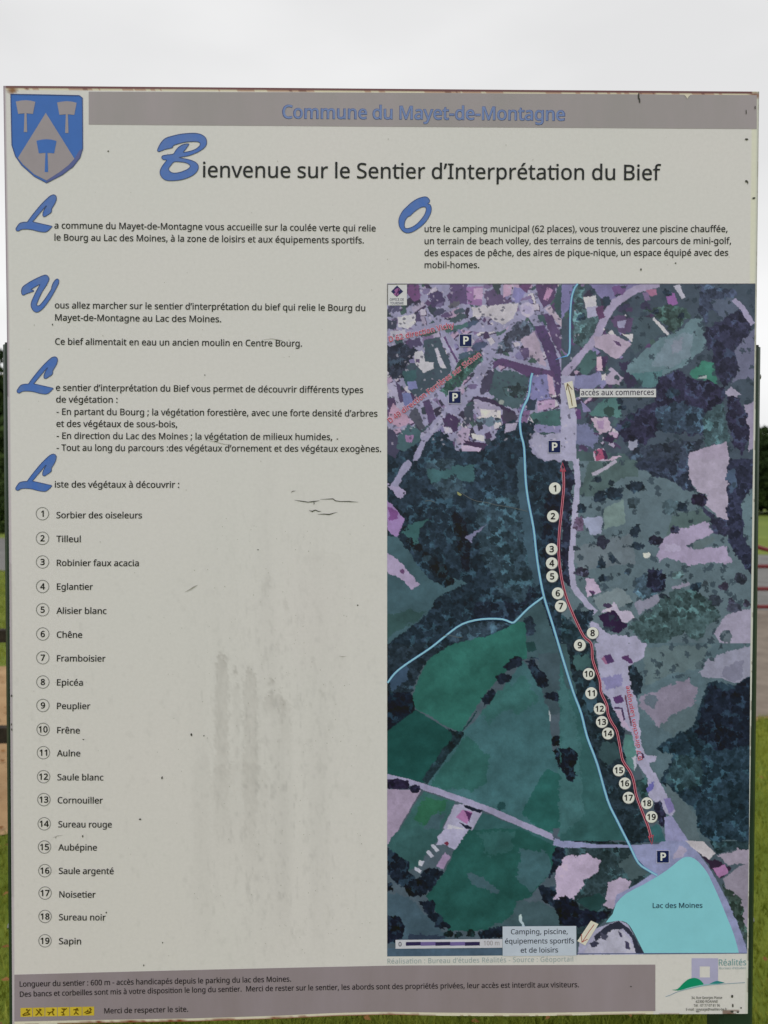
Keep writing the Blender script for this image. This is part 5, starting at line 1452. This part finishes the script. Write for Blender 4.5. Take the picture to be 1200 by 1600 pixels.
NORTH = smooth([(903, 443.5), (898, 450), (893.3, 464.7), (891, 490), (890.5, 520), (889.3, 552), (878, 558), (868, 562)], 3, False)
RM, RMC = print_mat((92, 138, 190)), print_mat((132, 178, 220))
for q, w, wl_ in ((RIV, 3.7, 2.0), (WEST, 3.2, 2.0), (NORTH, 3.2, 1.6)):
    s_ = ribbon('stream', q, w if q is not NORTH else np.interp(range(len(q)), [0, 15, 18, 21], [3.2, 3.2, 1.2, .6]), RM, 3, amap)
    ribbon('stream_core', q[:-5] if q is NORTH else q, wl_, RMC, 3.5, s_)
TRAIL = smooth([(879.5, 732), (881, 757), (877.8, 795), (873.9, 832), (873, 865), (876, 895), (881, 920), (888, 942), (899, 968), (912, 994), (922, 1003), (925, 1012), (925.8, 1029), (930.7, 1045),
                (937.3, 1063), (938.9, 1081), (948, 1101), (950.4, 1117), (956.5, 1130), (964, 1143), (969.3, 1170), (973.5, 1189), (985.3, 1207), (990.7, 1223), (994, 1242), (1002.7, 1266), (1013.3, 1293), (1017, 1309)], 3, False)
tr = ribbon('trail_line', TRAIL, 3.7, print_mat((186, 118, 132)), 4, amap)
ribbon('trail_core', TRAIL, 1.7, print_mat((96, 30, 48)), 4.5, tr)
AH = print_mat((160, 66, 84))
for q in ([(875.6, 736), (879, 723), (883.4, 736)], [(1013.4, 1307), (1018.5, 1319.5), (1020.6, 1305)]):
    ribbon('arrow_head', q, 1.3, AH, 5, tr, closed=True)

# numbered markers along the trail
MK = [(867, 763), (864, 806.6), (862, 858), (862.2, 880), (862.8, 900.6), (871.6, 927), (876.4, 947), (926, 989), (906, 1008), (920, 1053), (923.8, 1083), (937, 1107.4), (940.4, 1128),
      (950, 1146), (967, 1203.6), (976.4, 1224), (982.2, 1246.4), (1011, 1255), (1018, 1276.4)]
DISC, DEDGE, MNUM = print_mat((196, 195, 190), var=0.04), print_mat((96, 96, 104)), print_mat((40, 38, 40))
for k, (x, y) in enumerate(MK):
    d = fill('numbered_marker', [circle(x, y, 9.2, 24)], DISC, 6, amap)
    numeral(k + 1, x, y, 9.2 if k < 9 else 8.6, MNUM, d, 7, bold=30)
    ribbon('marker_rim', circle(x + 0.3, y + 0.4, 9.5, 24), 0.7, DEDGE, 5.7, d, True)

# parking signs
NAVY, PEDGE, PW = print_mat((30, 38, 74)), print_mat((168, 168, 186)), print_mat((206, 208, 214))
for x, y, s_ in ((727.6, 531.8, 18.6), (710.6, 620.6, 18.4), (866.2, 697.8, 18.4), (1035.8, 1338.6, 18.4)):
    h = s_ / 2
    sq = lambda q: [(x - q, y - q), (x + q, y - q), (x + q, y + q), (x - q, y + q)]
    d = fill('parking_symbol', [sq(h + 0.9)], PEDGE, 5, amap)
    fill('blue_field', [sq(h)], NAVY, 6, d)
    numeral('P', x + 0.6, y, 11.6, PW, d, 7, 'letter', 30)

# boxed captions, arrows, scale bar, tourist office badge
CAPB = print_mat((186, 186, 204))
c1 = fill('caption_box', [[(906.2, 607.6), (1025, 607.6), (1025, 620.6), (906.2, 620.6)]], CAPB, 5, amap)
text('accès aux commerces', 908, 1021.8, 617.6, 617, 8.6, print_mat((52, 46, 66)), c1, 6, bold=8, track=14)
c1 = fill('caption_box', [[(785.4, 1447.6), (900.4, 1446.8), (900.6, 1493), (785.4, 1493.8)]], print_mat((168, 176, 190)), 5, amap)
for s, x0, x1, y in (('Camping, piscine,', 798.4, 887, 1459.8), ('équipements sportifs', 789, 897, 1474.4), ('et de loisirs', 813.6, 872, 1488.6)):
    text(s, x0, x1, y, y - .5, 7.8, print_mat((40, 44, 58)), c1, 6, bold=6)
text('Lac des Moines', 1020, 1097.6, 1418.8, 1418.4, 7.6, print_mat((36, 54, 70)), amap, 5, bold=6)
AB, AR = print_mat((196, 190, 178)), print_mat((104, 84, 50))
a1 = fill('arrow_plate', [[(881.4, 598.6), (894.2, 594.8), (901.4, 635.4), (889.2, 638.4)]], AB, 5, amap)
ribbon('arrow_line', [(885, 609.5), (886.4, 599.2), (894.2, 608.6)], 1.2, AR, 6, a1)
ribbon('arrow_line', [(886.6, 600.2), (892, 620), (894.2, 634)], 1.2, AR, 6.4, a1)
a1 = fill('arrow_plate', [[(923.4, 1438.4), (935.2, 1443.8), (914.4, 1477.4), (902, 1470.4)]], AB, 5, amap)
ribbon('arrow_line', [(928.4, 1444.6), (920, 1456), (910, 1471.6)], 1.0, print_mat((150, 66, 60)), 6, a1)
ribbon('arrow_line', [(908.4, 1459.4), (909.2, 1472.2), (918, 1467.4)], 1.0, print_mat((150, 66, 60)), 6.4, a1)
sb = fill('scale_bar', [[(618, 1468.6), (785, 1467.2), (785, 1480.8), (618, 1482.4)]], print_mat((176, 176, 184)), 4, amap)
for k in range(5):
    x0, x1 = 634.2 + k * 23.1, 634.2 + (k + 1) * 23.1
    fill('scale_segment', [[(x0, 1472), (x1, 1471.6), (x1, 1477.2), (x0, 1477.8)]], print_mat((48, 42, 74) if k % 2 == 0 else (100, 88, 136)), 5, sb)
text('0', 622.8, 627.4, 1478.6, 1478.6, 6.6, print_mat((50, 50, 60)), sb, 5, bold=10)
text('100 m', 755.8, 780.4, 1477, 1476.8, 6.8, print_mat((140, 136, 140)), sb, 5, bold=12)
bd = fill('tourist_office_badge', [[(606.2, 444.6), (635.8, 444.4), (635.8, 477), (606.2, 477.2)]], print_mat((186, 186, 190)), 3, amap)
ribbon('badge_edge', [(605.6, 476), (605.6, 444.2), (635.4, 443.8)], 1.3, print_mat((96, 94, 92)), 4, bd)
fill('diamond', [[(620.4, 446), (630, 455.4), (620, 464), (611, 455.4)]], print_mat((40, 42, 80)), 4, bd)
fill('symbol', [smooth([(616, 454), (619, 451), (623, 450), (625, 453), (622, 456), (623, 461), (618, 462), (615, 459), (618, 457)], 2)], print_mat((132, 86, 132)), 5, bd)
ribbon('symbol_stroke', [(619, 461), (622, 455), (624, 450)], 1.2, print_mat((66, 24, 72)), 5.5, bd)
text('OFFICE DE', 609, 631, 469.8, 469.8, 3.8, print_mat((108, 110, 120)), bd, 4, bold=18)
text('TOURISME', 609.6, 630.6, 475.6, 475.6, 3.8, print_mat((100, 102, 114)), bd, 4, bold=18)
RT, RH = print_mat((158, 52, 78)), print_mat((194, 178, 198))
for s, x0, y0, x1, y1, cap, tk in (('D 62 direction Vichy', 608.5, 534.4, 710.5, 511.2, 8.4, 20), ('D 49 direction Ferrières sur Sichon', 609.6, 661.4, 752.4, 555.4, 8.2, 20),
                                   ('D 7 direction Laprugne', 1003.6, 1187, 983.2, 1071.4, 6.6, 14)):
    t_ = text(s, x0, x1, y0, y1, cap, RH, amap, 5, bold=40, name='road_name_halo', track=tk)
    text(s, x0 + .3, x1 - .3, y0, y1, cap, RT, t_, 6, bold=10, name='road_name', track=tk)
# scratches across the wood
for q in ([(721, 770), (733, 778), (745, 783), (760, 785), (775, 789), (800, 793), (824, 799)], [(664, 783), (672, 782), (680, 785)], [(692, 994), (700, 992), (716, 996), (723, 995)]):
    ribbon('scratch', smooth(q, 2, False), 0.7, print_mat((92, 96, 96)), 6, amap)
fill('paint_chip', [[(714, 768), (718, 770), (722, 773), (719, 775), (715, 773)]], print_mat((130, 132, 96)), 6, amap)

# ------------------------------------------------------------------ the park behind the board
def plain(name, c0, c1, scale, rough=0.9, lo=0.35, hi=0.65, bump=0.0, detail=6.0):
    m, n, l, b = nodes_of(name)
    col, fac = noise_col(n, l, c0, c1, scale, detail, lo, hi)
    l.new(col, b.inputs['Base Color'])
    b.inputs['Roughness'].default_value = rough
    b.inputs['Specular IOR Level'].default_value = 0.2
    if bump:
        bp = n.new('ShaderNodeBump')
        bp.inputs['Strength'].default_value = bump
        bp.inputs['Distance'].default_value = 0.02
        l.new(fac, bp.inputs['Height'])
        l.new(bp.outputs[0], b.inputs['Normal'])
    return m


m_ground = plain('lawn', (0.110, 0.155, 0.016), (0.200, 0.235, 0.032), 1.3, bump=0.4)
m_far = plain('meadow', (0.13, 0.18, 0.028), (0.19, 0.24, 0.042), 0.12)
m_tar = plain('worn_tarmac', (0.16, 0.155, 0.15), (0.22, 0.215, 0.205), 2.5, bump=0.3)
m_grav = plain('sandy_path', (0.36, 0.22, 0.11), (0.46, 0.30, 0.16), 3.0, bump=0.5)
m_pale = plain('pale_gravel', (0.19, 0.155, 0.125), (0.26, 0.215, 0.175), 4.0, bump=0.5)

# ground: one sheet out to the horizon, finer near the board
gx = np.concatenate([[-900, -400, -150, -60], np.linspace(-30, 30, 61), [60, 150, 400, 900]])
gy = np.concatenate([[-300, -80, -20], np.linspace(-6, 40, 47), [60, 100, 160, 300, 700, 1200]])
GX, GY = np.meshgrid(gx, gy)
GZ = np.zeros_like(GX)
far = np.clip((GY - 90) / 600, 0, 1)
GZ += far * 6 * (0.5 + 0.5 * np.sin(GX * 0.006 + 1))
gi = np.arange(GX.size).reshape(GX.shape)
gq = np.stack([gi[:-1, :-1], gi[:-1, 1:], gi[1:, 1:], gi[1:, :-1]], -1).reshape(-1, 4)
me = new_mesh('ground', np.stack([GX, GY, GZ], -1).reshape(-1, 3), gq, [m_ground, m_far], smooth=True)
cen = GY[:-1, :-1].ravel() + 0.5
me.polygons.foreach_set('material_index', (cen > 24.6).astype(np.int32))
me.update()
tag(link('ground', me), kind='structure')


def line_y(ab, x):
    (xa, ya), (xb, yb_) = ab
    return ya + (yb_ - ya) * (x - xa) / (xb - xa)


PATH_N, PATH_F = ((-1.75, 2.16), (2.6, 3.87)), ((-3.5, 5.5), (4.6, 8.0))
ROAD_N, ROAD_F = ((-8.0, 14.2), (5.0, 8.7)), ((-14.0, 25.8), (9.7, 17.8))


def lane(name, near, far, mat, z, x_end, wob=0.06):
    """A surfaced strip that runs across behind the board."""
    xs = np.linspace(-34, x_end, 90)
    yn = line_y(near, xs) + wob * np.sin(xs * 1.7) + wob * 0.6 * np.sin(xs * 4.3 + 1)
    yf = line_y(far, xs) + wob * np.sin(xs * 1.3 + 2)
    vs = [(x, y, z) for x, y in zip(xs, yn)] + [(x, y, z) for x, y in zip(xs, yf)]
    n_ = len(xs)
    return tag(link(name, new_mesh(name, vs, [[i, i + 1, i + 1 + n_, i + n_] for i in range(n_ - 1)], mat)), kind='structure')


lane('path', PATH_N, PATH_F, m_grav, 0.006, 3.0)
lane('road', ROAD_N, ROAD_F, m_tar, 0.012, 14.0, 0.03)
# paler gravel apron in front of the red rack, right of the board
apr = [(1.0, 3.3), (2.6, 3.87), (4.2, 4.2), (9, 4.6), (12, 5.0), (12, 5.9), (9, 7.2), (5.0, 8.72), (1.4, 8.4)]
tag(link('gravel_apron', new_mesh('gravel_apron', [(x, y, 0.010) for x, y in apr], [list(range(len(apr)))], m_pale)), kind='structure')

# grass blades and fallen leaves
def blades(n_, xr, yr, hmin, hmax, w, seed, keep=None):
    r = np.random.default_rng(seed)
    x = r.uniform(*xr, n_)
    y = r.uniform(*yr, n_)
    if keep is not None:
        k = keep(x, y)
        x, y = x[k], y[k]
    n2 = len(x)
    h = r.uniform(hmin, hmax, n2)
    a = r.uniform(0, 2 * math.pi, n2)
    lean = r.uniform(0.1, 0.7, n2) * h
    la = r.uniform(0, 2 * math.pi, n2)
    dx, dy = np.cos(a) * w / 2, np.sin(a) * w / 2
    z = np.zeros(n2)
    v0 = np.stack([x - dx, y - dy, z], 1)
    v1 = np.stack([x + dx, y + dy, z], 1)
    v2 = np.stack([x + np.cos(la) * lean, y + np.sin(la) * lean, h], 1)
    return np.stack([v0, v1, v2], 1).reshape(-1, 3)


def on_lawn(x, y):
    p = (y > line_y(PATH_N, x) - 0.04) & (y < line_y(PATH_F, x) + 0.04) & (x < 3.0)
    q = (x > 1.0) & (y > line_y(((1.0, 3.3), (2.6, 3.87)), np.minimum(x, 4.0))) & (y < line_y(((5.0, 8.72), (9, 7.2)), np.maximum(x, 5.0)))
    rd = (y > line_y(ROAD_N, x) - 0.1) & (y < line_y(ROAD_F, x) + 0.1)
    return ~(p | q | rd)


m_blade, n, l, b = nodes_of('grass_blades')
tc = n.new('ShaderNodeTexCoord')
c_, _ = noise_col(n, l, (0.120, 0.170, 0.014), (0.330, 0.350, 0.050), 1.6, 8.0, 0.3, 0.7, 0.75)
l.new(c_, b.inputs['Base Color'])
b.inputs['Roughness'].default_value = 0.6
b.inputs['Specular IOR Level'].default_value = 0.25
parts_ = [blades(52000, (0.55, 3.6), (-0.3, 4.2), 0.02, 0.055, 0.006, 1, on_lawn), blades(52000, (-3.6, -0.55), (-0.3, 3.6), 0.02, 0.055, 0.006, 2, on_lawn),
          blades(42000, (-0.9, 1.1), (0.3, 1.9), 0.02, 0.06, 0.005, 3, on_lawn),
          blades(70000, (-8, 8), (-2.5, 13), 0.02, 0.06, 0.010, 4, on_lawn), blades(26000, (-12, -3), (5, 15), 0.03, 0.07, 0.016, 5, on_lawn)]
gv = np.concatenate(parts_).astype(np.float32)
tag(link('grass', new_mesh('grass', gv, np.arange(len(gv)).reshape(-1, 3), m_blade)), kind='stuff')

m_leaf = plain('dead_leaf', (0.16, 0.055, 0.018), (0.30, 0.15, 0.05), 7.0)
r = np.random.default_rng(77)


def litter(n_, xr, yr, s0, s1):
    vs = []
    for i in range(n_):
        x, y = r.uniform(*xr), r.uniform(*yr)
        a = r.uniform(0, 6.28)
        s = r.uniform(s0, s1)
        tilt = r.uniform(-0.4, 0.4)
        z = r.uniform(0.018, 0.045) if on_lawn(np.array([x]), np.array([y]))[0] else 0.018
        for u_, w_ in ((-1, 0), (-.25, .55), (1, 0), (-.25, -.55)):
            X, Y = u_ * s, w_ * s
            vs.append((x + X * math.cos(a) - Y * math.sin(a), y + X * math.sin(a) + Y * math.cos(a), z + tilt * Y + abs(w_) * 0.35 * s))
    return vs


lv = litter(1500, (-3.4, -0.6), (0.4, 6.2), 0.008, 0.022) + litter(420, (-6, 6), (-1, 9), 0.010, 0.022) + litter(90, (0.6, 2.8), (0.6, 3.8), 0.008, 0.016) + litter(90, (-0.8, 1), (0.6, 1.8), 0.007, 0.016)
lv = np.array(lv, np.float32)
tag(link('fallen_leaves', new_mesh('fallen_leaves', lv, np.arange(len(lv)).reshape(-1, 4), m_leaf)), kind='stuff')

# two-rail timber barrier at the left, seen between post and picture edge
m_wood = plain('dark_stained_timber', (0.020, 0.016, 0.012), (0.045, 0.034, 0.024), 12.0, 0.8, bump=0.4)
bar = bpy.data.objects.new('timber_barrier', None)
COL.objects.link(bar)
tag(bar, 'low dark timber rail fence on the sandy ground left of the board', 'fence')
BYL = 2.40
zt1, zb1 = on_plane(3, 985, BYL)[2], on_plane(3, 1004, BYL)[2]
zt2, zb2 = on_plane(3, 1138, BYL)[2], on_plane(3, 1162, BYL)[2]
xr_ = -1.35
for za, zb_ in ((zb1, zt1), (zb2, zt2)):
    MB().box((-5.2, BYL, za), (xr_, BYL + 0.05, zb_)).build('rail', m_wood, bar)
for x in (-5.0, -3.2, -1.45):
    MB().box((x - 0.05, BYL + 0.052, -0.2), (x + 0.05, BYL + 0.15, zt1 + 0.05)).build('fence_post', m_wood, bar)

# red tubular rack at the right
m_red, n, l, b = nodes_of('dark_red_paint')
b.inputs['Base Color'].default_value = (0.17, 0.012, 0.016, 1)
b.inputs['Roughness'].default_value = 0.35
rack = bpy.data.objects.new('red_barrier', None)
COL.objects.link(rack)
tag(rack, 'dark red tubular metal barrier with three bars and a sagging top rail beside the road', 'barrier')
RY_ = 7.9
zz = [on_plane(1192, q, RY_)[2] for q in (885, 920, 948)]
x0, x1 = on_plane(1172, 885, RY_)[0], on_plane(1172, 885, RY_)[0] + 2.3
for z in zz:
    MB().tube([(x0, RY_, z), (x1, RY_, z)], 0.024, 8).build('bar', m_red, rack, True)
A = on_plane(1183, 856, RY_)
Bp = on_plane(1200, 868.5, RY_)
pts = []
for k in range(17):
    t = k / 16
    x = x0 + (x1 - x0) * t
    z = Bp[2] - 0.02 + (A[2] + 0.03 - Bp[2]) * (abs(2 * t - 1) ** 2.6) * 1.25
    pts.append((x, RY_, z))
MB().tube(pts, 0.026, 8).build('top_rail', m_red, rack, True)
for x, z in ((x0, pts[0][2]), (x1, pts[-1][2])):
    MB().tube([(x, RY_, -0.1), (x, RY_, z)], 0.026, 8).build('upright', m_red, rack, True)

# trees and hedges that close the view
m_bark = plain('bark', (0.035, 0.026, 0.018), (0.075, 0.058, 0.042), 6.0, 0.95, bump=0.6)
LEAFM = [plain('foliage_dark', (0.012, 0.028, 0.008), (0.035, 0.062, 0.016), 0.9), plain('foliage_mid', (0.022, 0.045, 0.010), (0.060, 0.092, 0.022), 0.9),
         plain('foliage_autumn', (0.050, 0.060, 0.012), (0.105, 0.095, 0.028), 0.9)]


def tree(x, y, h, r_, seed, mi, label, cat='tree', name='broadleaf_tree', trunk=0.25, n_leaf=9000, leaf=0.23, group=None):
    rr = np.random.default_rng(seed)
    root = bpy.data.objects.new(name, None)
    COL.objects.link(root)
    root.location = (x, y, 0)
    tag(root, label, cat, group)
    tb = MB()
    th = h * trunk
    tb.tube([(0, 0, -0.2), (0.02 * h, 0, th), (0.0, 0.03 * h, h * 0.6), (0.02 * h, 0.02 * h, h * 0.88)], [h * 0.03, h * 0.022, h * 0.012, h * 0.004], 7)
    cl = []
    nb = 22
    for i in range(nb):
        a = rr.uniform(0, 6.28)
        q = rr.uniform(0.2, 1)
        zc = th + (h - th) * (0.12 + 0.85 * rr.uniform(0, 1))
        k = math.sin(min(1, max(0.0, (zc - th) / (h - th))) * math.pi * 0.86 + 0.35)
        rad = r_ * (0.25 + 0.75 * k) * q * 0.82
        c = np.array([math.cos(a) * rad, math.sin(a) * rad, min(zc, h * 0.96)])
        cl.append((c, r_ * rr.uniform(0.26, 0.46)))
        if i < 9:
            z0 = th * 0.9 + (c[2] - th) * 0.35
            tb.tube([(0, 0, z0), tuple(c * np.array([.55, .55, 0]) + np.array([0, 0, z0 + (c[2] - z0) * .55])), tuple(c)], [h * .011, h * .007, h * .003], 5)
    tb.build('trunk', m_bark, root, True)
    per = n_leaf // nb
    P_ = []
    for c, cr_ in cl:
        d = rr.normal(size=(per, 3))
        d /= np.linalg.norm(d, axis=1)[:, None]
        P_.append(c + d * (cr_ * rr.uniform(0.55, 1.08, per) ** 0.7)[:, None] * np.array([1, 1, 0.8]))
    P_ = np.concatenate(P_)
    n2 = len(P_)
    A_ = rr.normal(size=(n2, 3)); A_ /= np.linalg.norm(A_, axis=1)[:, None]
    B_ = np.cross(A_, rr.normal(size=(n2, 3))); B_ /= np.linalg.norm(B_, axis=1)[:, None] + 1e-6
    s = rr.uniform(0.6, 1.3, n2)[:, None] * leaf
    vs = np.stack([P_ - A_ * s, P_ + B_ * s * .6, P_ + A_ * s, P_ - B_ * s * .6], 1).reshape(-1, 3).astype(np.float32)
    link('crown', new_mesh('crown', vs, np.arange(len(vs)).reshape(-1, 4), LEAFM[mi]), root)
    return root


TREES = [
    (-18.5, 33, 8.2, 3.6, 0, 'tall dark leafy tree at the left picture edge, nearest to the road'),
    (-23.0, 36, 9.6, 4.2, 1, 'wide green tree left of and behind the dark roadside tree'),
    (-13.5, 38, 7.4, 3.4, 0, 'dark tree hidden by the left side of the board'),
    (-7.5, 44, 8.0, 4.0, 1, 'green tree behind the list of plants on the board'),
    (0.0, 48, 7.6, 4.2, 2, 'yellowing tree straight behind the middle of the board'),
    (8.5, 50, 8.2, 4.4, 0, 'dark tree behind the printed map on the board'),
    (17.5, 52, 7.6, 4.4, 1, 'green tree behind the right part of the board'),
    (29.6, 58, 6.3, 4.6, 0, 'dark rounded tree just right of the board beyond the green field'),
    (37.5, 60, 7.2, 4.6, 1, 'green tree to the right of the dark rounded one, beyond the field'),
    (-30, 42, 10, 4.8, 0, 'large dark tree far left of the board'),
    (-20.6, 40, 7.0, 3.8, 0, 'dark bushy tree filling in between the two left-hand trees'),
    (-16.4, 34, 6.4, 3.4, 1, 'lower green tree just right of the dark roadside tree'),
    (33.6, 64, 6.6, 4.8, 0, 'dark tree standing further back between the two right-hand trees'),
    (25.5, 62, 6.0, 4.4, 0, 'dark tree further back, left of the rounded tree and half behind the board'),
]
for k, (x, y, h, r_, mi, lb) in enumerate(TREES):
    tree(x, y, h, r_, 500 + k, mi, lb, trunk=0.07, group='trees along the far side of the park')
HEDGES = [(-20.5, 31, 2.6, 2.6, 'rounded shrub at the foot of the left trees'), (-15.0, 30.5, 2.2, 2.2, 'smaller shrub right of the rounded left shrub'), (25.8, 56, 3.0, 3.0, 'low bush at the foot of the right-hand tree'),
          (32.0, 55, 2.6, 3.0, 'low bush under the gap between the right-hand trees')]
for k, (x, y, h, r_, lb) in enumerate(HEDGES):
    tree(x, y, h, r_, 700 + k, k % 2, lb, 'shrub', 'shrub', 0.05, 2600, 0.14, 'shrubs below the trees')

# far wooded rise on the horizon
hx = np.linspace(-420, 420, 220)
rr = np.random.default_rng(5)
hz = 6.5 + 3.0 * np.sin(hx * 0.013 + 0.6) + 1.4 * np.sin(hx * 0.05) + rr.uniform(-0.7, 0.7, 220)
rows = []
for f, yy in ((0.0, 205), (0.35, 207), (0.75, 214), (1.0, 226), (0.95, 260), (0.0, 330)):
    rows.append(np.stack([hx, np.full(220, yy) + rr.uniform(-2, 2, 220), hz * f + rr.uniform(-.5, .5, 220) * (f > 0) - (0.5 if f == 0 else 0)], 1))
V_ = np.concatenate(rows)
hi_ = np.arange(6 * 220).reshape(6, 220)
tag(link('hills', new_mesh('hills', V_, np.stack([hi_[:-1, :-1], hi_[:-1, 1:], hi_[1:, 1:], hi_[1:, :-1]], -1).reshape(-1, 4), plain('wooded_hill', (0.020, 0.036, 0.014), (0.045, 0.065, 0.026), 0.15, bump=0.8), smooth=True)), kind='structure')
